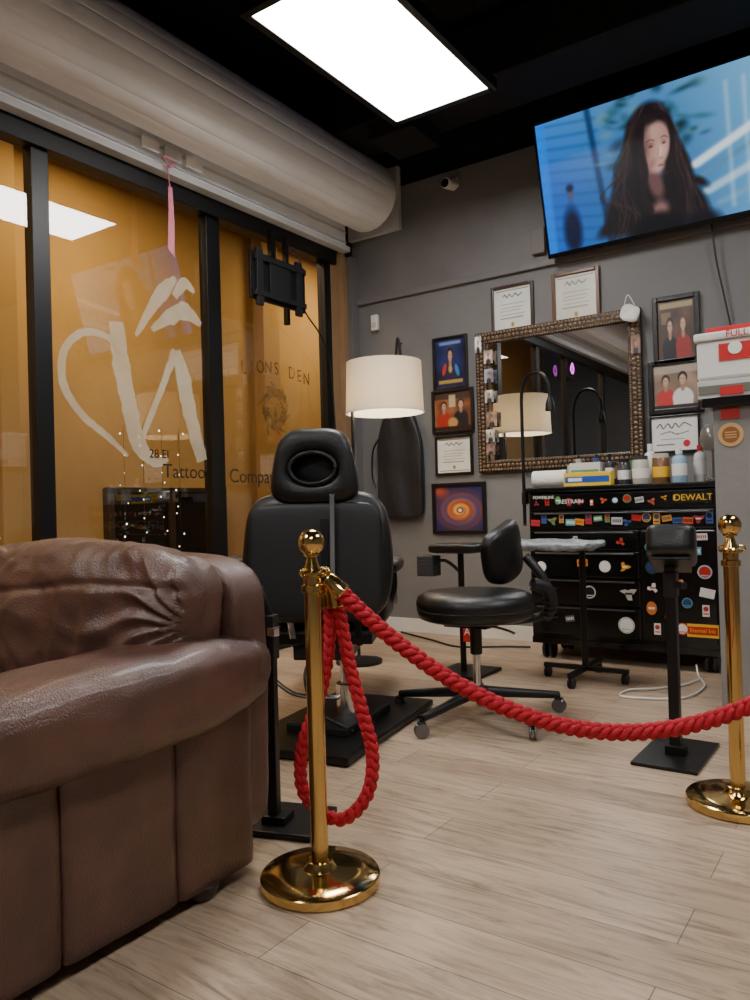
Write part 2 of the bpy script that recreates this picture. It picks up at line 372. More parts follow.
for y in (6.4,7.3): bb(g,'bench_leg',-5.38,-5.02,y-.02,y+.02,0,.43,M_blkmetal,.004)
bb(g,'bench_back',-5.42,-5.38,6.3,7.4,.5,.85,M_blkmetal,.01)
# string-light reflections in the glass, imitated by outside cords and glowing bulbs
vs=[];fs=[];fi=[]
for s in range(8):
    yy=(4.15+s*.2) if s<4 else (2.55+(s-4)*.15)
    b0=len(vs)
    for d in [(-.001,-.001),(.001,-.001),(.001,.001),(-.001,.001)]:
        for z in (-.008,1.75): vs.append(Vector((-5.42+d[0],yy+d[1],z)))
    for k in range(4): k2=(k+1)%4; fs.append((b0+2*k,b0+2*k2,b0+2*k2+1,b0+2*k+1)); fi.append(0)
    for k in range(8):
        z=1.7-k*.15+random.uniform(-.06,.06); c=Vector((-5.42,yy+random.uniform(-.05,.05),z)); b0=len(vs); r=random.uniform(.004,.008)
        for d in [(r,0,0),(-r,0,0),(0,r,0),(0,-r,0),(0,0,r),(0,0,-r)]: vs.append(c+Vector(d))
        for t in [(0,2,4),(2,1,4),(1,3,4),(3,0,4),(2,0,5),(1,2,5),(3,1,5),(0,3,5)]: fs.append(tuple(b0+i for i in t)); fi.append(1)
o=mk(None,'fairy_light_reflections',vs,fs,M_fr2); o.data.materials.append(mat('fairy_reflection_dot',(255,240,220),.5,emis=9))
o.data.polygons.foreach_set('material_index',fi)
def area(name,loc,size,power,color,rot=(0,0,0),sy=None):
    l=bpy.data.lights.new(name,'AREA'); l.shape='RECTANGLE'; l.size=size; l.size_y=sy or size; l.energy=power; l.color=color
    o=bpy.data.objects.new(name,l); o.location=loc; o.rotation_euler=rot; COL.objects.link(o); return o
for y in (.5,3.6,6.8):
    area('passage_lamp',(-4.6,y,3.85),.5,62,(1,.71,.36))

# ---------------- roll-up shutter ----------------
M_shut=mat('shutter_enamel',(240,240,240),.36,metal=.0,var=.03,bump=.06,bscale=30)
M_shut2=mat('shutter_grey',(196,196,194),.5,var=.1)
g=G('roll_up_shutter',(-3.42,2,3.45))
cx,cz,R=-3.43,3.44,.262
vs=[];fs=[];N=240; ys=[YR+.05,5.0]; prof=[]
for k in range(N):
    a=2*PI*k/N; rr=R-.0045+.0045*abs(math.sin(a*9))**.35; prof.append((cx+rr*math.cos(a),cz+rr*math.sin(a)))
for y in ys:
    for (x,z) in prof: vs.append((x,y,z))
for k in range(N): fs.append((k,(k+1)%N,N+(k+1)%N,N+k))
fs.append(tuple(N+k for k in range(N)))
mk(g,'coiled_slats',vs,fs,M_shut,False)
for rr in (.235,.195,.155,.115): 
    ring=[(cx+rr*math.cos(a),5.003,cz+rr*math.sin(a)) for a in np.linspace(0,2*PI,49)]
    tube(g,'coil_edge',ring,.006,M_shut2,1,6)
cyl(g,'axle',(cx,4.9,cz),(cx,5.16,cz),.04,M_blkmetal)
bb(g,'end_bracket',XL+.0,XL+.5,5.14,5.185,3.2,3.7,M_shut2,.004)
bb(g,'hanging_slat',XL+.06,XL+.075,YR+.05,5.0,3.07,3.42,M_shut,.002)
for z in (3.14,3.22): bb(g,'slat_rib',XL+.072,XL+.084,YR+.05,5.0,z-.008,z+.008,M_shut2,.004)
bb(g,'bottom_bar',XL+.045,XL+.12,YR+.05,5.0,3.055,3.095,M_shut2,.004)
for k in range(3): bb(g,'warning_label',XL+.112,XL+.123,2.95+k*.17,3.08+k*.17,3.15,3.22,M_white if k!=1 else M_shut2,0)
M_pink=mat('pink_ribbon',(214,120,140),.6,bump=.2)
g=G('pink_ribbon_tag',(-3.55,3.1,3.0))
tube(g,'cord',[(-3.6,3.12,3.10),(-3.59,3.12,3.02),(-3.59,3.13,2.94)],.004,M_pink)
extr(g,'ribbon_tail',[(-.03,-.38),(.02,-.42),(.025,-.2),(.015,0),(-.015,0),(-.02,-.2)],.004,M_pink,(-3.59,3.13,2.96),((0,1,0),(0,0,1)))
tube(g,'bow',[(-3.59,3.13,3.08),(-3.59,3.08,3.12),(-3.59,3.12,3.13),(-3.59,3.17,3.12),(-3.59,3.13,3.08)],.006,M_pink)

# monitor arm on left window
g=G('monitor_wall_mount',(-3.55,3.95,2.6)); dy=-.25
bb(g,'vesa_plate',-3.52,-3.50,3.96+dy,4.52+dy,2.40,2.72,M_blkmetal,.004)
for y in (4.03,4.43): bb(g,'rail',-3.50,-3.475,y-.03+dy,y+.03+dy,2.36,2.74,M_blkpl,.004)
bb(g,'centre_plate',-3.50,-3.48,4.13+dy,4.34+dy,2.46,2.68,M_blkpl,.004)
for z in (2.44,2.68): bb(g,'slot_bar',-3.50,-3.47,3.98+dy,4.50+dy,z-.018,z+.018,M_blkpl,.003)
bb(g,'arm',-3.72,-3.52,4.21+dy,4.29+dy,2.54,2.62,M_blkmetal,.004)
bb(g,'drop_post',-3.71,-3.67,4.36+dy,4.41+dy,2.55,3.0,M_blkmetal,.003); bb(g,'drop_post',-3.71,-3.67,4.52+dy,4.55+dy,2.35,3.0,M_blkmetal,.003)
tube(g,'cable',[(-3.69,4.3,2.95),(-3.6,4.35,2.8),(-3.6,4.35,2.5),(-3.62,4.6,2.3),(-3.68,4.78,2.1),(-3.69,4.83,1.6)],.006,M_blkpl)

# ---------------- ceiling light panel and added fill panels ----------------
def lensmat():
    m=bpy.data.materials.new('light_lens'); m.use_nodes=True; nt=m.node_tree; b=nt.nodes['Principled BSDF']
    b.inputs['Base Color'].default_value=(.9,.9,.9,1); b.inputs['Emission Color'].default_value=(1,.985,.97,1); b.inputs['Emission Strength'].default_value=30
    return m
M_lens=lensmat()
def panel(x0,x1,y0,y1,z):
    g=G('ceiling_light_panel',((x0+x1)/2,(y0+y1)/2,z))
    bb(g,'lens',x0+.02,x1-.02,y0+.02,y1-.02,z,z+.01,M_lens,0)
    for (a,b_,c,d) in [(x0-.02,x0+.02,y0-.02,y1+.02),(x1-.02,x1+.02,y0-.02,y1+.02),(x0,x1,y0-.02,y0+.02),(x0,x1,y1-.02,y1+.02)]:
        bb(g,'frame_rail',a,b_,c,d,z-.006,z+.06,M_blkmetal,.003)
    bb(g,'housing',x0,x1,y0,y1,z+.03,z+.07,M_blkmetal,.003)
    for (x,y) in [(x0+.05,y0+.1),(x1-.05,y0+.1),(x0+.05,y1-.1),(x1-.05,y1-.1)]:
        cyl(g,'hanger_wire',(x,y,z+.07),(x,y,ZC),.004,M_blkpl,seg=8)
panel(-2.46,-1.82,2.62,3.90,3.3)
panel(.3,.92,2.4,3.6,3.3)  # this and the next two: unseen panels added for fill light
panel(-2.45,-1.83,-.9,.3,3.3)
panel(.1,.72,-1.2,0.,3.3)

# ---------------- television ----------------
g=G('wall_television',(-1.2,4.97,3.1))
TL=Vector((-1.985,4.86,3.53)); BL=Vector((-1.985,5.08,2.68)); wv=Vector((1.60,-.02,0)); dn=BL-TL; nrm=dn.cross(wv).normalized()
if nrm.y>0: nrm=-nrm
def slab(g,name,o,u,v,n,t,m,):
    vs=[o,o+u,o+u+v,o+v]; vs=vs+[p+n*t for p in vs]; return mk(g,name,vs,[(3,2,1,0),(4,5,6,7),(0,1,5,4),(1,2,6,5),(2,3,7,6),(3,0,4,7)],m)
slab(g,'cabinet',TL,wv,dn,-nrm,.045,M_blkpl)
bz=.018; uw=wv.normalized(); ud=dn.normalized()
slab(g,'bezel_top',TL,wv,ud*bz,nrm,.006,M_gloss); slab(g,'bezel_bottom',TL+dn-ud*bz*1.6,wv,ud*bz*1.6,nrm,.006,M_gloss)
slab(g,'bezel_side',TL,uw*bz*.8,dn,nrm,.006,M_gloss); slab(g,'bezel_side',TL+wv-uw*bz*.8,uw*bz*.8,dn,nrm,.006,M_gloss)
cv=Cv(460,248,(40,96,158))
cv.mix(np.clip((cv.x-.5)/.4,0,1)*.8,(110,178,214)); cv.mix(np.clip(1-cv.x/.3,0,1)*.75,(6,84,204)); cv.mix(np.clip(1-cv.y/.6,0,1)*.3,(130,194,230))
for k in range(12): cv.ln(-.1,.0+k*.085,.26,.08+k*.09,.006,(16,52,104),.6)
cv.ln(.22,-.1,.27,1.,.014,(20,44,80),.85); cv.re(.0,0,.04,1,(10,120,240),.7)
for k in range(60):
    cv.el(.27+rng.rand()*.40,rng.rand()*.5,.012+rng.rand()*.035,.02+rng.rand()*.06,[(24,52,60),(46,86,94),(90,138,150),(16,38,48)][k%4],.8,rng.rand()*3,.75)
cv.ln(.62,.60,1.02,.28,.03,(215,232,240)); cv.ln(.62,.70,1.02,.40,.018,(80,128,160)); cv.ln(.66,.80,1.02,.56,.03,(180,210,226),.8); cv.ln(.7,.9,1.02,.74,.02,(110,152,182),.8)
for k in range(5): cv.re(.74+k*.06,.1,.752+k*.06,.95,(220,236,244),.35)
cv.blur(9)
cv.el(.115,.86,.05,.24,(8,18,50),.5); cv.el(.12,.58,.02,.07,(76,76,100),.6); cv.el(.12,.53,.022,.04,(14,22,44),.6); cv.blur(4)
H=(24,20,24)
cv.el(.455,.33,.105,.27,H,.18,.05); cv.el(.39,.50,.085,.26,H,.25,.25); cv.el(.345,.76,.09,.28,H,.3,.2); cv.el(.545,.56,.065,.28,H,.25,-.15); cv.el(.585,.82,.07,.26,H,.35,-.25); cv.el(.46,.85,.16,.28,H,.25)
cv.el(.27,.9,.05,.10,H,.6,.6); cv.el(.63,.72,.03,.08,H,.7,-.5)
for k in range(46):
    u=(k*.618)%1.
    if k%5<3: P=[(.45-.04*u,.10+.04*u),(.395-.03*u,.30),(.385-.07*u,.50),(.33+.03*u-.04*(k%3),.66),(.31+.10*u,.84),(.26+.14*u,1.02)]
    else: P=[(.49+.02*u,.12),(.545+.015*u,.34),(.54+.05*u,.54),(.58+.02*u,.70),(.565+.07*u,.88),(.59+.06*u,1.02)]
    P=[(p[0]+.009*math.sin(k*2.1+i*2.2),p[1]) for i,p in enumerate(P)]
    cv.cur(P,.0024,[(64,46,44),(40,30,32),(12,10,14),(88,66,58)][k%4],.4)
cv.blur(1)
cv.el(.468,.66,.036,.15,(96,66,66),.5,-.1); cv.el(.478,.86,.045,.10,(126,90,86),.6)
cv.el(.480,.41,.060,.19,(164,124,114),.22,.10); cv.el(.474,.30,.05,.10,(182,142,130),.7,0,.8); cv.el(.500,.44,.036,.12,(206,166,152),.9,.1,.8); cv.el(.486,.555,.03,.055,(186,146,134),.7,.1,.9)
cv.el(.438,.42,.026,.20,(92,62,60),1.,.1,.85); cv.el(.452,.53,.024,.07,(120,84,80),1.,.4,.6)
cv.el(.462,.385,.019,.026,(108,74,70),1.,0,.8); cv.el(.512,.382,.015,.024,(120,84,78),1.,0,.8)
cv.cur([(.446,.362),(.460,.348),(.476,.360)],.0042,(74,52,50),.5); cv.cur([(.502,.356),(.514,.346),(.526,.362)],.004,(74,52,50),.5)
cv.el(.462,.398,.011,.010,(46,32,36),.7,0,.9); cv.el(.512,.394,.010,.010,(46,32,36),.7,0,.9)
cv.el(.496,.455,.006,.055,(224,188,174),1.,.06,.7); cv.el(.487,.45,.006,.05,(130,92,84),1.,.06,.5); cv.el(.497,.492,.012,.011,(126,86,80),.9,0,.75)
cv.el(.494,.542,.019,.011,(138,80,80),.7,.08,.9); cv.el(.494,.541,.017,.004,(92,48,52),.7,.08,.8); cv.el(.495,.558,.012,.006,(184,124,116),.8,0,.7)
cv.el(.49,.60,.035,.02,(118,82,78),1.,0,.5)
for (ps,w_) in (([(.445,.16),(.428,.28),(.424,.42),(.432,.56),(.418,.70),(.44,.85)],.016),([(.485,.15),(.53,.22),(.546,.36),(.540,.50),(.548,.62),(.57,.8)],.012)): cv.cur(ps,w_,(30,22,26),.8)
cv.el(.455,.2,.06,.05,(34,26,28),.6,0,.9)
cv.el(.46,1.0,.13,.16,(8,9,16),.35); cv.el(.63,1.02,.09,.12,(10,14,24),.5)
cv.blur(2)
M_scr=colmat('screen_emission',.25,1.2)
o=TL+uw*bz*.8+ud*bz+nrm*.003
paint(g,'screen_picture',cv,o,wv-uw*bz*1.6,dn-ud*bz*2.6,M_scr)
bb(g,'mount_arm',-1.5,-.9,5.02,5.17,2.95,3.1,M_blkmetal); bb(g,'mount_plate',-1.7,-.7,5.15,5.18,2.85,3.25,M_blkmetal)
bb(g,'cable_box',-2.14,-2.04,5.14,5.185,2.76,2.94,mat('grey_box',(110,104,98),.5),.006)
tube(g,'power_cable',[(-.95,5.14,2.75),(-.93,5.15,2.5),(-.9,5.16,2.3),(-.85,5.17,2.0)],.006,M_blkpl)

g=G('security_camera',(-2.75,5.1,3.42))
box(g,'base',(-2.75,5.17,3.44),(.07,.03,.07),M_white,.01); cyl(g,'body',(-2.75,5.16,3.42),(-2.76,5.04,3.40),.04,M_white,bev=.006); cyl(g,'lens',(-2.76,5.042,3.40),(-2.76,5.034,3.40),.032,M_gloss)
g=G('wall_sensor',(-3.52,5.17,2.51)); box(g,'shell',(-3.52,5.178,2.50),(.065,.04,.13),M_white,.012); box(g,'detector_window',(-3.52,5.157,2.48),(.04,.004,.04),mat('sensor_grey',(190,190,188),.4),.002)

# ---------------- framed pictures ----------------
def fmat(n,c): return mat(n,c,.3,bump=.2,bscale=40,var=.15)
M_fb=fmat('black_wood_frame',(22,18,18)); M_fw=fmat('brown_wood_frame',(98,58,34)); M_fd=fmat('walnut_frame',(62,44,36))
M_mat=mat('picture_mount_board',(205,200,188),.8)
def picture(x0,x1,z0,z1,cv,mfr,fw=.022,mount=0,name='framed_picture'):
    g=G(name,((x0+x1)/2,YB-.02,(z0+z1)/2)); y0=YB-.03
    for (a,b_,c,d) in [(x0,x0+fw,z0,z1),(x1-fw,x1,z0,z1),(x0+fw,x1-fw,z0,z0+fw),(x0+fw,x1-fw,z1-fw,z1)]:
        bb(g,'frame_bar',a,b_,y0,YB-.002,c,d,mfr,.005)
    bb(g,'backing',x0+fw*.5,x1-fw*.5,YB-.014,YB-.002,z0+fw*.5,z1-fw*.5,M_mat,0)
    i=fw+mount
    paint(g,'print',cv,(x0+i,YB-.0155,z1-i),(x1-x0-2*i,0,0),(0,0,-(z1-z0-2*i)),M_pic)
def cert(bg=(226,222,208),acc=(40,60,90)):
    c=Cv(72,58,bg); c.re(.05,.06,.95,.075,acc); c.re(.05,.925,.95,.94,acc); c.re(.05,.06,.06,.94,acc); c.re(.94,.06,.95,.94,acc)
    c.cur([(.25,.20),(.3,.15),(.36,.22),(.42,.15),(.5,.22),(.58,.15),(.66,.21),(.76,.16)],.016,(90,86,90),.8)
    for k in range(5): c.re(.16+.04*(k%2),.36+k*.08,.84-.05*(k%3),.38+k*.08,(140,136,132),.8)
    c.el(.5,.84,.05,.06,(170,140,60)); c.re(.15,.82,.35,.835,(80,80,80)); c.re(.65,.82,.85,.835,(80,80,80)); return c.noise(.1,4)
SK=(206,162,134)
def person(c,x,y,s,shirt,hair,skin=SK,arms=True):
    c.el(x,y+.46*s,.26*s,.26*s,shirt,.12); c.el(x,y+.62*s,.25*s,.3*s,shirt,.12)
    c.el(x,y+.2*s,.06*s,.12*s,tuple(int(k*.8) for k in skin),.2); c.el(x,y-.02*s,.115*s,.15*s,hair,.15); c.el(x,y+.03*s,.088*s,.135*s,skin,.2)
    c.el(x-.035*s,y+.01*s,.018*s,.014*s,(70,44,38),.5); c.el(x+.035*s,y+.01*s,.018*s,.014*s,(70,44,38),.5); c.el(x,y+.1*s,.03*s,.012*s,(150,80,74),.5); c.el(x+.04*s,y+.06*s,.03*s,.06*s,(170,124,100),.9,0,.5)
    return c
c=Cv(70,96,(24,32,74)).noise(.8,5); c.mix(np.clip(1-abs(c.x-.5)/.5,0,1)*np.clip(1-c.y,0,1)*.5,(110,130,190)); person(c,.5,.32,.9,(44,36,70),(40,26,22)); c.el(.3,.62,.07,.16,(190,60,40),.3,.4).el(.72,.66,.07,.16,(60,130,190),.3,-.4).el(.5,.62,.08,.1,(206,170,90),.4); c.re(.1,.84,.9,.92,(180,150,70)); c.re(.15,.05,.85,.11,(120,150,200)); c.blur(1)
picture(-2.99,-2.69,1.88,2.29,c,M_fb)
c=Cv(90,76,(126,76,48)).noise(.9,7); c.re(0,0,1,.18,(70,50,44)); c.re(.40,.08,.58,.4,(214,200,160),.8); person(c,.26,.35,.75,(172,48,34),(40,26,22)); person(c,.72,.32,.8,(40,34,38),(60,40,28)); c.el(.5,.8,.16,.16,(198,150,90),.3); c.re(0,.9,1,1,(50,30,24)); c.blur(1)
picture(-3.01,-2.65,1.55,1.885,c,M_fb)
picture(-2.99,-2.67,1.23,1.53,cert((232,228,214)),M_fb,.018)
c=Cv(120,100,(40,40,90)); dx=(c.x-.52)*1.2;dy_=c.y-.55; r=np.hypot(dx,dy_*1.35); th=np.arctan2(dy_,dx); sp=.5+.5*np.sin(r*38-th*1)
c.mix(np.clip(1.2-r/.62,0,1)*(.55+.45*sp),(230,116,36)); c.mix(np.clip(1-r/.35,0,1)*(.5+.5*sp),(250,196,90)); c.mix(np.clip(1-abs(r-.42)/.07,0,1)*.6,(60,70,170)); c.mix(np.clip(1-abs(r-.25)/.04,0,1)*.6,(170,50,50)); c.el(.52,.55,.08,.07,(90,60,80)).el(.52,.55,.045,.04,(255,235,190)); c.el(.1,.12,.25,.2,(170,70,50),.8)
picture(-3.03,-2.57,.78,1.17,c,M_fb,.028)
picture(-2.48,-2.15,2.23,2.59,cert((222,224,214)),M_fd,.022)
picture(-2.01,-1.67,2.22,2.60,cert((214,210,194),(120,90,50)),M_fw,.026)
c=Cv(70,96,(84,60,46)).noise(.6,5); c.re(.06,.04,.94,.14,(190,168,120),.8); c.re(.1,.2,.35,.4,(160,130,90),.6); person(c,.33,.42,.85,(30,28,34),(30,22,20)); person(c,.68,.40,.85,(150,44,40),(90,60,36)); c.blur(1)
picture(-1.33,-1.04,1.87,2.31,c,M_fb,.032)
c=Cv(90,84,(150,124,104)).noise(.5,6); c.re(0,0,1,.2,(180,166,150),.8); person(c,.28,.36,.85,(196,60,54),(46,30,24)); person(c,.66,.33,.95,(226,222,216),(30,22,20)); c.re(0,.92,1,1,(60,40,34)); c.blur(1)
picture(-1.37,-1.03,1.55,1.90,c,M_fb,.034)
c=Cv(76,54,(236,232,226)); c.cur([(.12,.30),(.2,.2),(.26,.34),(.36,.2),(.44,.34),(.52,.2),(.6,.32),(.7,.2),(.85,.3)],.016,(60,60,64)); c.cur([(.2,.50),(.4,.44),(.55,.52),(.8,.45)],.014,(70,70,74)); c.re(.2,.64,.7,.66,(110,110,110)); c.el(.75,.8,.08,.11,(200,40,50)).re(.1,.8,.5,.83,(110,110,110))
picture(-1.37,-1.06,1.30,1.54,c,M_fb,.012)

# ---------------- mirror ----------------
g=G('ornate_wall_mirror',(-2.0,5.16,1.75))
M_mf=mat('antique_bronze_frame',(140,118,90),.35,metal=.6,bump=.8,bscale=60,var=.35,vscale=30)
M_mf2=mat('dark_bronze_frame',(62,48,38),.4,metal=.4,bump=.5,bscale=60,var=.3,vscale=30)
x0,x1,z0,z1=-2.61,-1.40,1.23,2.27; fw=.09
bb(g,'silvered_glass',x0+fw*.8,x1-fw*.8,YB-.03,YB-.01,z0+fw*.8,z1-fw*.8,M_mirror,0)
for (a,b_,c,d) in [(x0,x0+fw,z0,z1),(x1-fw,x1,z0,z1),(x0+fw,x1-fw,z0,z0+fw),(x0+fw,x1-fw,z1-fw,z1)]:
    bb(g,'frame_bar',a,b_,YB-.05,YB-.002,c,d,M_mf2,.014)
vs=[];fs=[]
def bead(c,r,rx=1,rz=1):
    b0=len(vs); n=8
    for j in range(1,4):
        ph=PI/2*j/3
        for k in range(n):
            a=2*PI*k/n; vs.append((c[0]+r*rx*math.sin(ph)*math.cos(a),c[1]-r*.7*math.cos(ph),c[2]+r*rz*math.sin(ph)*math.sin(a)))
    vs.append((c[0],c[1]-r*.7,c[2])); t=len(vs)-1
    for k in range(n): fs.append((t,b0+k,b0+(k+1)%n))
    for j in range(2):
        for k in range(n): fs.append((b0+j*n+k,b0+(j+1)*n+k,b0+(j+1)*n+(k+1)%n,b0+j*n+(k+1)%n))
for off,rr,st in ((.02,.011,.024),(.05,.014,.032),(.078,.008,.018)):
    nx=int((x1-x0-2*off)/st); nz_=int((z1-z0-2*off)/st)
    for k in range(nx+1):
        x=x0+off+(x1-x0-2*off)*k/nx
        for z in (z0+off,z1-off): bead((x,YB-.048,z),rr,1,1)
    for k in range(1,nz_):
        z=z0+off+(z1-z0-2*off)*k/nz_
        for x in (x0+off,x1-off): bead((x,YB-.048,z),rr,1,1)
mk(g,'carved_beading',vs,fs,M_mf,True)
for (x,z,w,h,col) in [(-2.53,2.08,.07,.1,(190,170,150)),(-2.53,1.94,.07,.1,(150,150,160)),(-2.53,1.79,.07,.09,(200,190,180)),(-2.52,1.62,.08,.11,(170,140,120)),(-2.53,1.5,.07,.09,(210,200,190)),(-2.53,1.40,.07,.08,(140,110,100)),(-2.60,2.18,.05,.12,(220,218,210)),(-1.46,2.02,.06,.12,(150,110,90))]:
    c=Cv(20,26,col).noise(.8,4); person(c,.5,.4,1.,(60,50,60),(50,34,30)); paint(g,'snapshot',c,(x,YB-.068,z+h/2),(w,.004,0),(0,0,-h),M_pic)
g=G('white_face_mask',(-1.45,5.1,2.2)); soft(g,'folded_fabric',(-1.45,5.10,2.22),(.13,.03,.11),M_white,3,8,.01,20,rot=(0,.4,0)); tube(g,'ear_loop',[(-1.49,5.1,2.26),(-1.46,5.09,2.34),(-1.42,5.1,2.27)],.003,M_white)

# hanging apron
g=G('hanging_black_apron',(-3.28,5.1,1.5))
tube(g,'wall_hook',[(-3.28,5.19,2.30),(-3.28,5.14,2.29),(-3.28,5.13,2.32)],.008,M_blkmetal)
tube(g,'neck_strap',[(-3.34,5.14,1.80),(-3.31,5.135,2.05),(-3.285,5.13,2.30),(-3.265,5.13,2.30),(-3.24,5.135,2.05),(-3.22,5.14,1.80)],.011,M_vinyl)
def apf(w,p):
    t=(w.z+.46)/.92; wd=1-.62*max(0,(t-.62)/.38)**1.3; return (w.x*wd,w.y+.010*math.sin(w.x*24+w.z*3)*(p.y<0),w.z)
soft(g,'apron_cloth',(-3.29,5.135,1.38),(.42,.06,.94),mat('charcoal_vinyl',(38,38,42),.38,bump=.3,bscale=12),9,20,.012,4,fn=apf)
tube(g,'waist_tie',[(-3.47,5.12,1.55),(-3.53,5.11,1.45),(-3.54,5.11,1.25),(-3.5,5.11,1.15)],.008,M_vinyl)

# ---------------- floor lamp ----------------
g=G('arc_floor_lamp',(-2.73,4.10,0)); lx,ly=-2.73,4.10
ms=bpy.data.materials.new('linen_shade'); ms.use_nodes=True; nt=ms.node_tree; nt.nodes.clear(); oo=nt.nodes.new('ShaderNodeOutputMaterial'); d=nt.nodes.new('ShaderNodeBsdfDiffuse'); t=nt.nodes.new('ShaderNodeBsdfTranslucent'); mm=nt.nodes.new('ShaderNodeMixShader')
n=nt.nodes.new('ShaderNodeTexNoise'); n.inputs['Scale'].default_value=180; crr=nt.nodes.new('ShaderNodeValToRGB'); crr.color_ramp.elements[0].color=lin((226,214,190))+(1,); crr.color_ramp.elements[1].color=lin((244,236,218))+(1,)
nt.links.new(n.outputs['Fac'],crr.inputs[0]); nt.links.new(crr.outputs[0],d.inputs[0]); nt.links.new(crr.outputs[0],t.inputs[0]); mm.inputs[0].default_value=.35; nt.links.new(d.outputs[0],mm.inputs[1]); nt.links.new(t.outputs[0],mm.inputs[2]); nt.links.new(mm.outputs[0],oo.inputs[0])
lathe(g,'drum_shade',(lx,ly,1.60),[(.25,0),(.24,.325),(.236,.325),(.246,0),(.25,0)],ms)
lathe(g,'shade_rim',(lx,ly,1.598),[(.253,0),(.253,.01),(.246,.01),(.246,0),(.253,0)],M_white)
px_,py_=-2.93,4.02
lathe(g,'weighted_base',(px_,py_,0),[(0,0),(.15,0),(.15,.02),(.02,.035),(0,.035)],M_blkmetal)
tube(g,'pole',[(px_,py_,.03),(px_,py_,.8),(px_,py_,1.5),(px_+.005,py_,1.80),(px_+.05,py_+.02,1.90),(px_+.13,py_+.05,1.90),(lx-.01,ly,1.87),(lx,ly,1.80)],.011,M_blkmetal)
sphere(g,'bulb',(lx,ly,1.76),.035,mat('lamp_bulb',(255,226,180),.4,emis=10))
l=bpy.data.lights.new('lamp_glow','POINT'); l.energy=12; l.color=(1,.85,.65); l.shadow_soft_size=.04; o=bpy.data.objects.new('lamp_glow',l); o.location=(0,0,1.70); o.parent=g.e; COL.objects.link(o)

# ---------------- tool chest ----------------
g=G('rolling_tool_chest',(-1.44,4.9,0)); X0,X1,Y0,Y1=-2.01,-.87,4.65,5.13
mat_pull=mat('brushed_steel_pull',(120,120,124),.3,metal=.9)
bb(g,'carcass',X0,X1,Y0+.02,Y1,.12,1.06,M_gloss,.008); bb(g,'top_surface',X0-.01,X1+.01,Y0-.01,Y1,1.06,1.095,M_gloss,.01)
bb(g,'plinth',X0,X1,Y0+.01,Y1,.10,.14,M_gloss,.005)
def drawer(x0,x1,z0,z1,pull=True):
    bb(g,'drawer_front',x0,x1,Y0,Y0+.03,z0,z1,M_gloss,.006)
    if pull: bb(g,'drawer_pull',x0+.03,x1-.03,Y0-.014,Y0+.002,z1-.018,z1-.009,mat_pull,.003)
drawer(X0+.015,X1-.015,.95,1.05,False); drawer(X0+.015,X1-.015,.83,.94)
for (a,b_) in [(.70,.82),(.53,.69),(.36,.52),(.17,.35)]: drawer(X0+.015,-1.315,a,b_)
bb(g,'cabinet_door',-1.30,X1-.015,Y0,Y0+.03,.17,.82,M_gloss,.008)
bb(g,'side_handle',X1,X1+.035,Y0+.1,Y0+.35,.86,.89,mat_pull,.01)
def caster(g,c,r,w=.025,mw=M_blkpl,mf_=M_blkmetal,ang=0.):
    c=Vector(c); d=Vector((math.cos(ang),math.sin(ang),0))
    for s in (-1,1): cyl(g,'caster_wheel',c+d*s*w*.35,c+d*s*w*1.1,r,mw,seg=20,bev=.004)
    cyl(g,'caster_stem',c+Vector((0,0,r*.3)),c+Vector((0,0,r*1.7)),.008,mf_,seg=10); 
    box(g,'caster_hood',c+Vector((0,0,r*.95)),(w*2.2,r*1.1,r*.35),mf_,.004,rot=(0,0,ang))
for (x,y) in [(X0+.09,Y0+.08),(X1-.07,Y0+.08),(X0+.09,Y1-.08),(X1-.07,Y1-.08)]: caster(g,(x,y,.055),.055,.03)
SV=[];SF=[];SC=[]
def sd(x,z,r,c,y=Y0-.0015,rx=1.):
    b0=len(SV); n=16
    for k in range(n): a=2*PI*k/n; SV.append((x+r*rx*math.cos(a),y,z+r*math.sin(a))); SC.append(lin(c)+(1,))
    SF.append(tuple(b0+k for k in range(n)))
def sr(x,z,w,h,c,y=Y0-.0015,ang=0.):
    b0=len(SV); ca,sa=math.cos(ang),math.sin(ang)
    for (p,q) in [(-w/2,-h/2),(w/2,-h/2),(w/2,h/2),(-w/2,h/2)]: SV.append((x+p*ca-q*sa,y,z+p*sa+q*ca)); SC.append(lin(c)+(1,))
    SF.append((b0,b0+1,b0+2,b0+3))
pal=[(222,218,210),(190,40,34),(214,150,40),(90,140,90),(60,90,150),(200,196,190),(150,110,80),(210,90,50),(200,196,180),(150,40,50),(90,160,170)]
def sblob(x,z,s,c):
    b0=len(SV); n=11; ph=random.random()*6
    for k in range(n): a=2*PI*k/n; rr=s*(.7+.35*math.sin(3*a+ph)+.1*math.sin(5*a)); SV.append((x+rr*math.cos(a)*.9,Y0-.0012,z+rr*math.sin(a)*.8)); SC.append(lin(c)+(1,))
    SF.append(tuple(b0+k for k in range(n)))
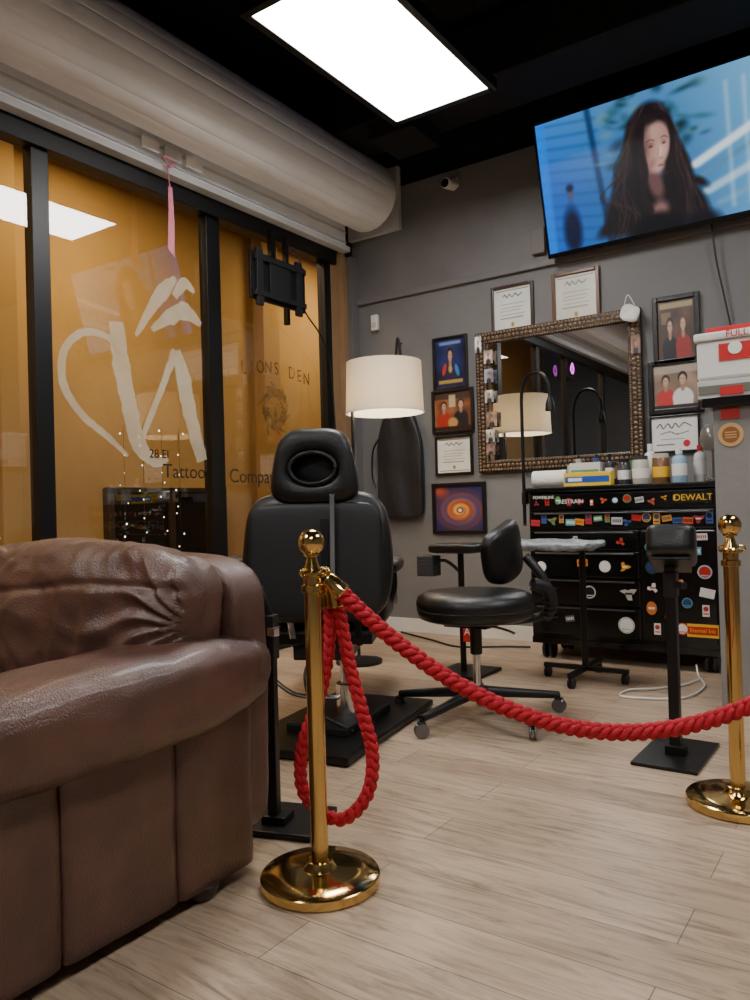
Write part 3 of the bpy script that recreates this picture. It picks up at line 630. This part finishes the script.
def sticker(x,z,s,kind=None,c=None):
    c=c or random.choice(pal); kind=kind or random.choice('drrobbs'); c2=random.choice([(20,20,20),(235,232,226),(180,36,30),(40,60,110)])
    if kind=='d': sd(x,z,s,c); sd(x,z,s*.8,c2,Y0-.0022); sblob(x,z,s*.55,c); sr(x,z-s*.5,s*1.1,s*.16,c,Y0-.0028)
    elif kind=='r':
        a=random.uniform(-.2,.2); sr(x,z,s*2,s*1.3,c,ang=a)
        for k in range(5): sr(x+(k-2)*s*.34,z+(k-2)*s*.34*math.tan(a),s*.2,s*.6,c2,Y0-.0022,a)
    elif kind=='s': sr(x,z,s*1.1,s*1.9,c); sd(x,z+s*.3,s*.4,c2,Y0-.0022); sr(x,z-s*.5,s*.8,s*.2,c2,Y0-.0022)
    elif kind=='b': sblob(x,z,s*1.15,c); sr(x,z,s*.9,s*.25,c2,Y0-.0022)
    else: sd(x,z,s,c,rx=.75); sr(x,z,s*.9,s*.35,c2,Y0-.0022)
for k in range(15): sticker(X0+.06+k*.072,1.0+random.uniform(-.012,.012),random.uniform(.018,.028))
for k in range(19): sticker(X0+.05+k*.058,.885+random.uniform(-.018,.012),random.uniform(.026,.036),random.choice('rsbsbrd'))
for (x,z,s,kd,c) in [(-1.93,.59,.035,'d',(214,210,204)),(-1.66,.62,.034,'r',(200,130,50)),(-1.52,.60,.036,'d',(220,216,208)),(-1.40,.60,.036,'b',(216,140,40)),(-1.38,.44,.05,'b',(190,184,174)),(-1.62,.44,.04,'d',(210,206,200)),(-1.40,.25,.05,'d',(190,190,186)),(-1.75,.27,.03,'r',(90,86,84)),(-1.42,.75,.03,'b',(200,60,50)),(-1.7,.76,.026,'s',(210,206,200)),
    (-1.25,.72,.03,'d',None),(-1.24,.60,.04,'d',(40,60,40)),(-1.24,.48,.035,'b',(220,216,210)),(-1.25,.36,.04,'o',(214,120,50)),(-1.22,.24,.035,'s',(230,226,220)),(-1.08,.25,.035,'d',(220,60,50)),(-1.0,.70,.035,'r',None),(-.95,.58,.04,'d',(170,180,190)),(-.94,.46,.04,'r',(226,222,216)),(-.95,.36,.035,'s',(226,222,216)),(-1.08,.62,.03,'b',None),(-1.05,.40,.03,'d',(90,150,160)),(-.96,.78,.03,'r',(214,210,200)),(-1.12,.76,.03,'r',(200,60,50)),(-1.10,.52,.035,'b',(226,140,60)),(-1.14,.32,.035,'r',(150,40,40))]: sticker(x,z,s,kd,c)
sr(-.97,.245,.17,.075,(240,190,50)); sr(-.97,.245,.16,.045,(200,40,34),Y0-.0022)
sr(-1.0,1.005,.20,.06,(24,22,20),Y0-.0035); 
mk(g,'stickers',[Vector(v) for v in SV],SF,M_pic,False,SC)
M_yel=mat('yellow_print',(240,186,40),.5); M_wh=mat('white_print',(232,230,224),.5); M_redp=mat('red_print',(196,34,34),.5)
text(g,'label_text',"DEWALT",(-1.0,Y0-.006,1.005),.052,M_yel,ext=.0005)
text(g,'label_text',"RESTRAIN",(-1.72,Y0-.005,1.0),.036,M_wh,ext=.0005); text(g,'label_text',"POWERLINE",(-1.9,Y0-.005,1.03),.026,M_wh,ext=.0005)
text(g,'label_text',"Eternal Ink",(-.97,Y0-.006,.245),.032,M_yel,ext=.0005)

# ---------------- supplies on chest ----------------
ZT=1.096
M_paper=mat('paper_towel',(236,234,228),.9,bump=.4,bscale=80)
g=G('paper_towel_roll',(-1.93,4.78,ZT)); cyl(g,'roll',(-2.02,4.78,ZT+.056),(-1.80,4.80,ZT+.056),.055,M_paper,bev=.004); cyl(g,'core',(-2.023,4.78,ZT+.056),(-1.797,4.80,ZT+.056),.02,mat('cardboard',(150,118,84),.8))
def pbox(name,x0,x1,y0,y1,h,c1,c2,c3,rz=0):
    g=G(name,((x0+x1)/2,(y0+y1)/2,ZT)); bb(g,'carton',x0,x1,y0,y1,ZT,ZT+h,mat(name+'_card',c1,.5),.003)
    bb(g,'label_band',x0+.01,x1-.01,y0-.001,y0+.001,ZT+h*.25,ZT+h*.7,mat(name+'_band',c2,.5),0); bb(g,'label_block',x0+.03,x0+.03+(x1-x0)*.3,y0-.0018,y0,ZT+h*.35,ZT+h*.6,mat(name+'_mark',c3,.5),0)
pbox('cling_film_box',-1.78,-1.48,4.69,4.76,.085,(240,196,30),(30,80,170),(235,235,230))
pbox('glove_box',-1.78,-1.58,4.80,4.90,.15,(206,204,200),(90,150,110),(240,240,236))
def bottle(name,x,y,r,h,c,capc,neck=True,glassy=False):
    g=G(name,(x,y,ZT)); m=mat(name+'_body',c,.25,coat=.3)
    pr=[(0,0),(r*.95,0),(r,.005),(r,h*.68),(r*.85,h*.76),(r*.35,h*.82),(r*.35,h*.86),(0,h*.86)] if neck else [(0,0),(r*.95,0),(r,.005),(r,h*.82),(r*.9,h*.86),(0,h*.86)]
    lathe(g,'body',(x,y,ZT),pr,m,24); lathe(g,'cap',(x,y,ZT+h*.84),[(0,0),(r*(.45 if neck else .92),0),(r*(.45 if neck else .92),h*.15),(0,h*.16)],mat(name+'_cap',capc,.4),24)
    lathe(g,'label',(x,y,ZT+h*.2),[(r*1.01,0),(r*1.01,h*.35),(r*1.005,h*.35)],M_wh if not glassy else M_yel,24)
bottle('supply_jar',-1.32,4.76,.048,.17,(190,184,170),(60,60,62),False); bottle('supply_jar',-1.21,4.80,.05,.18,(120,84,50),(200,190,170),False,True); bottle('supply_jar',-1.43,4.80,.04,.16,(60,60,64),(20,20,20),False)
bottle('squeeze_bottle',-1.095,4.76,.042,.2,(150,180,205),(235,235,235)); bottle('squeeze_bottle',-1.0,4.86,.035,.22,(220,220,216),(190,40,40)); bottle('pump_bottle',-1.30,4.91,.035,.25,(230,230,226),(235,235,235)); bottle('pump_bottle',-1.53,4.84,.03,.2,(40,40,44),(20,20,20))
g=G('supply_caddy',(-1.66,5.0,ZT)); bb(g,'tray',-1.9,-1.38,4.97,5.09,ZT,ZT+.05,M_blkpl,.004)
for k in range(8): x=-1.86+k*.06; h=random.uniform(.13,.19); cyl(g,'ink_bottle',(x,5.03,ZT+.02),(x,5.03,ZT+h),.02,mat('ink_%d'%k,random.choice(pal),.4),seg=14); cyl(g,'ink_cap',(x,5.03,ZT+h),(x,5.03,ZT+h+.025),.01,M_blkpl,seg=10)
g=G('gooseneck_lamp',(-2.05,4.72,0)); 
box(g,'clamp',(-2.046,4.70,1.03),(.028,.06,.08),M_blkmetal,.005)
tube(g,'neck',[(-2.05,4.69,.85),(-2.05,4.69,1.2),(-2.05,4.69,1.55),(-2.045,4.69,1.72),(-2.0,4.68,1.82),(-1.92,4.67,1.835),(-1.86,4.66,1.78),(-1.845,4.66,1.70),(-1.845,4.66,1.66)],.011,M_blkmetal,10)
lathe(g,'shade',(-1.845,4.66,1.58),[(.03,0),(.026,.05),(.012,.09),(0,.095)],M_blkmetal,20)

# ---------------- tray stand beside chest ----------------
g=G('work_tray_stand',(-1.66,4.05,0))
M_wrap=mat('plastic_barrier_wrap',(150,156,160),.22,bump=1.,bscale=25,var=.25,vscale=30)
soft(g,'wrapped_tray',(-1.66,4.05,.765),(.62,.38,.05),M_wrap,5,14,.016,14)
cyl(g,'post',(-1.5,4.2,.06),(-1.5,4.2,.75),.018,M_blkmetal)
for a in (0,PI/2,PI,-PI/2): 
    box(g,'foot_bar',(-1.5+.12*math.cos(a),4.2+.12*math.sin(a),.07),(.24,.035,.025),M_blkmetal,.005,rot=(0,0,a)); caster(g,(-1.5+.22*math.cos(a),4.2+.22*math.sin(a),.03),.03,.014)
g=G('client_arm_rest',(-2.2,4.0,0))
soft(g,'pad',(-2.19,4.02,.745),(.34,.18,.06),M_vinyl,5,10); cyl(g,'post',(-2.17,4.02,.02),(-2.17,4.02,.72),.018,M_blkmetal); box(g,'base_plate',(-2.17,4.05,.012),(.30,.34,.02),M_blkmetal,.006)
bb(g,'mesh_basket',-2.42,-2.31,3.93,4.03,.58,.70,mat('wire_mesh',(40,40,42),.5,bump=1,bscale=120),.006); tube(g,'basket_arm',[(-2.34,3.98,.66),(-2.26,4.0,.67),(-2.17,4.02,.6)],.01,M_blkmetal)
bb(g,'red_tag',-2.15,-2.09,3.985,3.995,.20,.32,M_redp,.002); text(g,'tag_text',"A",(-2.12,3.98,.26),.06,M_wh,ext=.0005)

# ---------------- rolling stool ----------------
sx,sy=-1.675,3.23
g=G('rolling_stool',(sx,sy,0))
lathe(g,'seat',(sx,sy,.465),[(0,0),(.235,0),(.262,.012),(.27,.035),(.266,.05),(.274,.058),(.276,.08),(.265,.11),(.23,.127),(.15,.132),(0,.130)],M_vinyl,56,60)
lathe(g,'piping',(sx,sy,.513),[(.271,0),(.277,.004),(.271,.009)],M_blkpl,56)
box(g,'seat_plate',(sx,sy,.45),(.22,.22,.03),M_blkmetal,.006)
cyl(g,'gas_lift',(sx,sy,.14),(sx,sy,.45),.018,M_chrome); cyl(g,'lift_cover',(sx,sy,.30),(sx,sy,.44),.028,M_blkpl,bev=.004); cyl(g,'hub',(sx,sy,.085),(sx,sy,.15),.045,M_blkpl,bev=.008)
tube(g,'lever',[(sx+.02,sy,.445),(sx+.16,sy-.05,.435),(sx+.24,sy-.09,.425)],.006,M_chrome)
for k in range(5):
    a=math.radians(-100+72*k); dx,dy2=math.cos(a),math.sin(a)
    P=[(sx+dx*.03,sy+dy2*.03,.125),(sx+dx*.2,sy+dy2*.2,.105),(sx+dx*.40,sy+dy2*.40,.082)]
    v,f=sweep(catmull(P,6),lambda t:.028-.011*t,8); mk(g,'base_leg',v,f,M_blkpl,True)
    caster(g,(sx+dx*.40,sy+dy2*.40,.033),.033,.015,mat_pull,M_blkpl,ang=a+.9)
Rv=Vector((.823,.567,0)); Fv=Vector((-.567,.823,0)); C0=Vector((sx,sy,0))
def L(a,b_,z): return C0+Rv*a+Fv*b_+Vector((0,0,z))
tube(g,'back_bar',[L(.05,.05,.445),(L(.22,.12,.435)),L(.36,.12,.465),L(.375,.10,.56),L(.33,.11,.66),L(.27,.14,.74)],.022,M_blkpl,8,12)
soft(g,'back_pad',L(.19,.17,.765),(.36,.10,.28),M_vinyl,3.5,12,rot=(0,-.25,math.radians(34.6+58)),fn=lambda w,p:(w.x,w.y+(w.x*w.x)*1.3,w.z))
tube(g,'ribbed_cover',[L(.27,.0,.62),L(.345,.02,.59),L(.37,.05,.51),L(.34,.08,.45)],.03,M_blkpl,8,12)
for k in range(7): lathe(g,'rib',L(.36,.04,.455+k*.022),[(.03,0),(.036,.004),(.03,.008)],M_blkpl,16)

# ---------------- padded arm stand ----------------
g=G('padded_arm_stand',(-.76,3.1,0))
bb(g,'base_plate',-.885,-.645,2.93,3.33,.001,.014,M_blkmetal,.004); box(g,'socket',(-.76,3.11,.03),(.07,.07,.04),M_blkmetal,.005); box(g,'post',(-.76,3.11,.38),(.04,.04,.72),M_blkmetal,.004)
box(g,'height_collar',(-.76,3.11,.67),(.05,.05,.10),M_blkpl,.006); cyl(g,'knob',(-.735,3.09,.67),(-.70,3.06,.67),.014,M_blkpl)
soft(g,'pad',(-.75,3.10,.815),(.18,.32,.12),M_vinyl,6,12,rot=(math.radians(-16),0,math.radians(12)))
box(g,'pad_plate',(-.752,3.10,.745),(.14,.26,.012),M_blkmetal,.003,rot=(math.radians(-16),0,math.radians(12)))

g=G('foot_rest_stand',(-1.64,1.84,0))
box(g,'base_plate',(-1.645,1.855,.012),(.24,.24,.018),M_blkmetal,.004,rot=(0,0,.3)); box(g,'base_hub',(-1.66,1.82,.03),(.08,.08,.03),M_blkmetal,.004,rot=(0,0,.3))
box(g,'post',(-1.665,1.81,.32),(.032,.032,.6),M_blkmetal,.003,rot=(0,0,.3)); box(g,'upper_sleeve',(-1.665,1.81,.60),(.044,.044,.14),M_blkpl,.004,rot=(0,0,.3)); tube(g,'bent_head',[(-1.665,1.81,.66),(-1.68,1.80,.72),(-1.70,1.80,.76)],.014,M_blkmetal)
box(g,'adjust_knob',(-1.64,1.80,.62),(.03,.03,.03),M_chrome,.006)

# ---------------- tattoo chair ----------------
g=G('tattoo_client_chair',(-2.125,2.63,0),math.radians(28),world=False)
soft(g,'back_cushion',(0,0,.79),(.66,.15,.57),M_vinyl,5,18,rot=(math.radians(-6),0,0),fn=lambda w,p:(w.x*(1.0-.07*max(0,w.z/.28)-.10*max(0,-w.z/.28)**2),w.y,w.z))
soft(g,'back_shell',(0,-.07,.78),(.58,.04,.49),M_blkpl,8,10,rot=(math.radians(-6),0,0))
NT,NP=64,14; vs=[];fs=[]
for i in range(NT):
    a=2*PI*i/NT; ca,sa=math.cos(a),math.sin(a); e=4.
    q=(abs(ca)**e+abs(sa)**e)**(-1/e); ox=.182*q*ca; oz=.165*q*sa; ox*=1-.17*oz/.165
    ix=.095*ca; iz=.062*sa-.01
    mx_,mz_=(ox+ix)/2,(oz+iz)/2; hx,hz=(ox-ix)/2,(oz-iz)/2
    for j in range(NP):
        b_=2*PI*j/NP; cb=math.copysign(abs(math.cos(b_))**.7,math.cos(b_)); sb=math.copysign(abs(math.sin(b_))**.7,math.sin(b_))
        vs.append((mx_+hx*cb,-.02+.055*sb,1.185+mz_+hz*cb))
for i in range(NT):
    for j in range(NP): i2=(i+1)%NT; j2=(j+1)%NP; fs.append((i*NP+j,i*NP+j2,i2*NP+j2,i2*NP+j))
mk(g,'headrest_ring',vs,fs,M_vinyl,True)
ring=[(.10*math.cos(a),-.075,1.175+.067*math.sin(a)) for a in np.linspace(0,2*PI,41)]; tube(g,'face_hole_piping',ring,.010,M_vinyl,1,8)
soft(g,'face_insert',(0,.02,1.175),(.2,.04,.14),M_blkpl,2.5,8)
cyl(g,'headrest_post',(-.05,0,.98),(-.05,0,1.10),.012,M_chrome); cyl(g,'headrest_post',(.05,0,.98),(.05,0,1.10),.012,M_chrome)
box(g,'steel_spine',(.085,-.108,.83),(.022,.012,.46),M_chrome,.003,rot=(math.radians(-6),0,0)); box(g,'spine_slot',(.05,-.105,.79),(.035,.01,.34),M_blkmetal,.003,rot=(math.radians(-6),0,0))
soft(g,'seat_cushion',(0,.36,.52),(.56,.55,.12),M_vinyl,6,12); soft(g,'leg_cushion',(0,.92,.50),(.50,.55,.10),M_vinyl,6,12,rot=(math.radians(-6),0,0))
soft(g,'arm_pad',(-.42,.12,.76),(.12,.42,.06),M_vinyl,4,8); tube(g,'arm_bracket',[(-.42,.2,.74),(-.38,.2,.6),(-.28,.2,.5)],.018,M_blkmetal)
soft(g,'arm_pad',(.29,.40,.72),(.09,.42,.06),M_vinyl,4,8); tube(g,'arm_bracket',[(.29,.4,.70),(.29,.4,.6),(.25,.4,.5)],.018,M_blkmetal)
box(g,'under_frame',(0,.3,.43),(.46,.6,.05),M_blkmetal,.006); cyl(g,'hydraulic_column',(.10,.10,.08),(.10,.10,.42),.032,M_chrome); cyl(g,'column_sleeve',(.10,.10,.05),(.10,.10,.22),.052,M_chrome,bev=.004)
box(g,'gearbox',(.0,.18,.38),(.26,.3,.10),M_blkpl,.01); tube(g,'pump_lever',[(.1,.1,.15),(-.1,-.05,.2),(-.2,-.12,.3)],.01,M_chrome)
box(g,'base_plate',(.06,.14,.025),(.54,.95,.035),M_blkmetal,.01,rot=(0,0,math.radians(-18))); box(g,'base_step',(.06,.12,.06),(.30,.45,.04),M_blkpl,.01,rot=(0,0,math.radians(-18)))
box(g,'recline_strut',(-.12,-.02,.5),(.03,.03,.22),M_chrome,.004,rot=(.5,0,0)); box(g,'recline_strut',(.17,-.02,.5),(.03,.03,.22),M_blkmetal,.004,rot=(.5,0,0))
tube(g,'control_cable',[(.0,.0,.4),(-.05,-.1,.3),(0,-.12,.15),(.15,-.1,.06)],.007,M_blkpl)

# ---------------- sofa ----------------
g=G('leather_sofa',(-2.5,1.1,0))
XS=-1.49
def arm(x_out,s):
    xs=[(.60,.960),(.961,1.274),(1.275,1.54)]
    bb(g,'arm_core',x_out-.2 if s>0 else x_out+.02,x_out-.02 if s>0 else x_out+.2,.62,1.52,.05,.5,M_leather,.01)
    for (a,b_) in xs: soft(g,'arm_panel',(x_out-s*.11,(a+b_)/2,.27),(.22,b_-a,.47),M_leather,26,12,.004,4,seed=a)
    def rf(w,p):
        k=w.y/.53; return (w.x*(1+.04*math.sin(w.y*8)),w.y,w.z+.012*k)
    soft(g,'rolled_arm',(x_out-s*.08,1.085,.552),(.33,1.10,.235),M_leather,3.2,34,.014,5,fn=rf)
    tube(g,'roll_welt',[(x_out+s*.012,.62,.462),(x_out+s*.014,1.05,.470),(x_out+s*.010,1.53,.476)],.006,M_leather)
    for (px2,py2) in [(x_out-s*.05,1.38),(x_out-s*.07,.68)]:
        lathe(g,'bun_foot',(px2,py2,0),[(0,0),(.035,0),(.05,.02),(.055,.04),(.045,.055),(0,.055)],M_wood,24)
arm(XS,1); arm(-3.54,-1)
bb(g,'frame_base',-3.45,-1.6,.66,1.5,.06,.30,M_leather,.02)
soft(g,'front_rail',(-2.52,.65,.20),(1.75,.08,.25),M_leather,8,14)
soft(g,'back_frame',(-2.515,1.565,.47),(2.02,.17,.82),M_leather,9,24,.008,5)
for xc in (-2.05,-2.97):
    soft(g,'seat_cushion',(xc,1.0,.39),(.90,.78,.20),M_leather,6,16,.015,5,seed=xc)
def cf(w,p):
    x=w.x; z=w.z; y=w.y; fr=1 if p.y<0 else .25
    y-= .045*math.cos(min(1,abs(p.x))*PI/2)*math.cos(p.z*PI/2)*fr
    z+= .02*math.cos(p.x*PI/2)
    for (ax_,az_,am,fr2) in ((.50,.02,.014,16),(-.50,.0,.014,15),(.05,-.30,.012,13)):
        dx_,dz_=x-ax_,z-az_; rr=math.hypot(dx_,dz_); an=math.atan2(dz_,dx_); y+=am*fr*math.exp(-rr*3.2)*(abs(math.sin(an*fr2*.5+2*noise.noise(Vector((x*5,z*5,ax_)))))-.5)*2
    y+=.010*fr*(abs(noise.noise(Vector((x*4,z*11,3))))-.2)
    y+=.012*fr*math.exp(-((z-.09-.02*math.sin(x*5))/.010)**2)
    return (x,y,z)
for i,xc in enumerate((-1.985,-2.975)):
    soft(g,'back_cushion',(xc,1.37,.69),(.965,.27,.44),M_leather,4.6,64,.016,6,rot=(math.radians(-8),0,0),fn=cf,seed=i*3+1)

# ---------------- brass stanchions & ropes ----------------
def stanchion(x,y,hookdir=None):
    g=G('rope_stanchion',(x,y,0))
    lathe(g,'base',(x,y,0),[(0,0),(.155,0),(.160,.004),(.160,.026),(.155,.031),(.10,.036),(.045,.042),(.036,.055),(.034,.062),(.027,.064),(0,.064)],M_brass,72)
    cyl(g,'pole',(x,y,.06),(x,y,.80),.0235,M_brass,seg=32)
    lathe(g,'collar',(x,y,.775),[(.024,0),(.030,.003),(.030,.02),(.024,.023),(.024,.045),(.036,.049),(.036,.056),(.024,.060),(.017,.08),(.013,.095),(.022,.10),(.022,.106),(.0,.108)],M_brass,40)
    sphere(g,'ball_finial',(x,y,.910),.036,M_brass)
    for k in range(3):
        a=k*2*PI/3+.5; d=Vector((math.cos(a),math.sin(a),0)); c=Vector((x,y,.835))
        tube(g,'hook_eye',[c+d*.024+Vector((0,0,.006)),c+d*.042+Vector((0,0,.004)),c+d*.044+Vector((0,0,-.010)),c+d*.026+Vector((0,0,-.016))],.0035,M_brass,5,8)
stanchion(-1.318,1.605); stanchion(-.475,2.72); stanchion(.09,2.37)
A=Vector((-1.318,1.605,.83)); B=Vector((.09,2.37,.83)); D=(B-A).normalized(); D.z=0
A1=A+D*.05; B1=B-D*.05
g=G('barrier_rope',tuple((A+B)/2))
pts=[]
for k in range(17):
    t=k/16; p=A1.lerp(B1,t); p.z=.405+.40*(2*t-1)**2; pts.append(p)
braid(g,'braided_cord',pts,.022,M_rope)
def endcap(g,p,q): cyl(g,'brass_end',p,q,.026,M_brass,r2=.020,bev=.003)
endcap(g,pts[0]+(pts[1]-pts[0])*.35,pts[0]-(pts[1]-pts[0])*.1); tube(g,'snap_hook',[pts[0]-(pts[1]-pts[0])*.08,A+D*.045+Vector((0,0,.0)),A+D*.03+Vector((0,0,.01))],.006,M_brass)
endcap(g,pts[-1]+(pts[-2]-pts[-1])*.35,pts[-1]-(pts[-2]-pts[-1])*.1); tube(g,'snap_hook',[pts[-1]-(pts[-2]-pts[-1])*.08,B-D*.045,B-D*.03+Vector((0,0,.01))],.006,M_brass)
g=G('barrier_rope',(-1.3,1.68,.5))
lat=[.042,.036,.006,-.042,-.048,.004,.068,.130,.147,.120,.085,.062]; zz=[.76,.613,.476,.353,.231,.160,.152,.217,.326,.449,.60,.76]
P=[Vector((-1.318,1.605,0))+Rv*a+Fv*(.065 if i<6 else .045)+Vector((0,0,z)) for i,(a,z) in enumerate(zip(lat,zz))]
braid(g,'braided_cord',P,.019,M_rope)
for p in (P[0],P[-1]): endcap(g,p+Vector((0,0,-.03)),p+Vector((-.012,-.01,.035)))
tube(g,'snap_hook',[P[0]+Vector((0,0,.03)),A+Rv*.04+Fv*.02,P[-1]+Vector((0,0,.03))],.006,M_brass)

# ---------------- pony wall with boxes ----------------
g=G('partition_half_wall',(-.4,4.1,0)); M_pw=mat('partition_paint',(136,132,130),.6,bump=.3,bscale=20)
bb(g,'wall_body',-.735,.1,3.88,4.05,0,1.42,M_pw,.004); bb(g,'black_cap',-.775,.14,3.84,4.09,1.42,1.465,M_gloss,.008)
lathe_m=mat('round_sticker',(206,170,110),.5)
cyl(g,'round_sticker',(-.66,3.879,1.29),(-.66,3.876,1.29),.055,lathe_m,seg=32); cyl(g,'sticker_core',(-.66,3.8755,1.29),(-.66,3.874,1.29),.038,mat('sticker_dark',(150,90,46),.5),seg=32)
for a in range(3): bb(g,'sticker_mark',-.685,-.635,3.8728,3.8735,1.275+a*.012,1.28+a*.012,lathe_m,0)
bb(g,'notice_card',-.70,-.62,3.874,3.879,1.365,1.41,M_redp,0)
ZP=1.466
g=G('cardboard_supply_box',(-.65,3.95,ZP)); bb(g,'carton',-.80,-.45,3.88,4.06,ZP,ZP+.085,mat('grey_card',(196,196,192),.6),.003); bb(g,'print_band',-.795,-.46,3.877,3.881,ZP+.02,ZP+.06,mat('olive_print',(110,110,96),.6),0); bb(g,'print_red',-.70,-.6,3.875,3.879,ZP+.01,ZP+.05,M_redp,0)
g=G('sharps_container',(-.65,3.95,ZP+.09)); bb(g,'bin',-.80,-.42,3.88,4.06,ZP+.086,ZP+.27,M_white,.015); bb(g,'lid',-.81,-.41,3.87,4.07,ZP+.27,ZP+.31,M_white,.01); bb(g,'lid_tab',-.76,-.5,3.9,4.02,ZP+.31,ZP+.335,M_redp,.005)
bb(g,'label_panel',-.70,-.5,3.876,3.881,ZP+.17,ZP+.25,M_redp,0); cyl(g,'label_disc',(-.63,3.877,ZP+.225),(-.63,3.873,ZP+.225),.03,M_wh,seg=24)
text(g,'label_text',"FULL",(-.62,3.868,ZP+.29),.045,M_redp,ext=.0005)
g=G('glass_dome_jar',(-.92,4.75,1.25))
lathe(g,'dome',(-.90,4.72,1.27),[(0,0),(.05,0),(.065,.03),(.07,.07),(.06,.12),(.03,.15),(0,.155)],mat('smoky_glass',(110,104,98),.1,coat=.5),28); cyl(g,'stem',(-.90,4.72,1.096),(-.90,4.72,1.28),.012,M_chrome); cyl(g,'jar_foot',(-.90,4.72,1.096),(-.90,4.72,1.11),.05,M_chrome)
g=G('neon_sign',(-3.66,.35,2.8)); mn=mat('violet_neon_tube',(200,70,200),.4,emis=4)
tube(g,'neon_loop',[(-3.64,.3,2.86),(-3.64,.26,2.78),(-3.64,.3,2.72),(-3.64,.36,2.78),(-3.64,.3,2.86)],.010,mn); bb(g,'backing_bar',-3.70,-3.65,.2,.42,2.66,2.68,M_blkmetal)
tube(None,'floor_cable',[(-.95,4.5,.012),(-1.0,4.3,.01),(-1.1,4.15,.01),(-1.22,4.05,.01),(-1.2,3.9,.01),(-.95,4.0,.01),(-.9,4.3,.01),(-.98,4.55,.012),(-1.0,4.6,.06)],.005,M_white)
tube(None,'floor_cable',[(-3.3,5.1,.012),(-2.9,4.9,.01),(-2.6,4.75,.01),(-2.3,4.9,.01),(-2.15,4.95,.01)],.007,M_blkpl)

# ---------------- world & camera ----------------
w=bpy.data.worlds.new('night'); S.world=w; w.use_nodes=True; w.node_tree.nodes['Background'].inputs[0].default_value=(.05,.048,.045,1); w.node_tree.nodes['Background'].inputs[1].default_value=.3
cd=bpy.data.cameras.new('camera'); cam=bpy.data.objects.new('camera',cd); COL.objects.link(cam); S.camera=cam
psi,th,rho=[math.radians(a) for a in (34.58,.53,-1.6)]
F=Vector((-math.sin(psi)*math.cos(th),math.cos(psi)*math.cos(th),math.sin(th))); R0=Vector((math.cos(psi),math.sin(psi),0)); U0=R0.cross(F)
Rr=R0*math.cos(rho)+U0*math.sin(rho); Uu=-R0*math.sin(rho)+U0*math.cos(rho)
M=Matrix((Rr,Uu,-F)).transposed().to_4x4(); M.translation=Vector((0,0,1.0)); cam.matrix_world=M
cd.sensor_fit='VERTICAL'; cd.sensor_height=36; cd.sensor_width=27; cd.lens=770/1000*36; cd.clip_start=.02
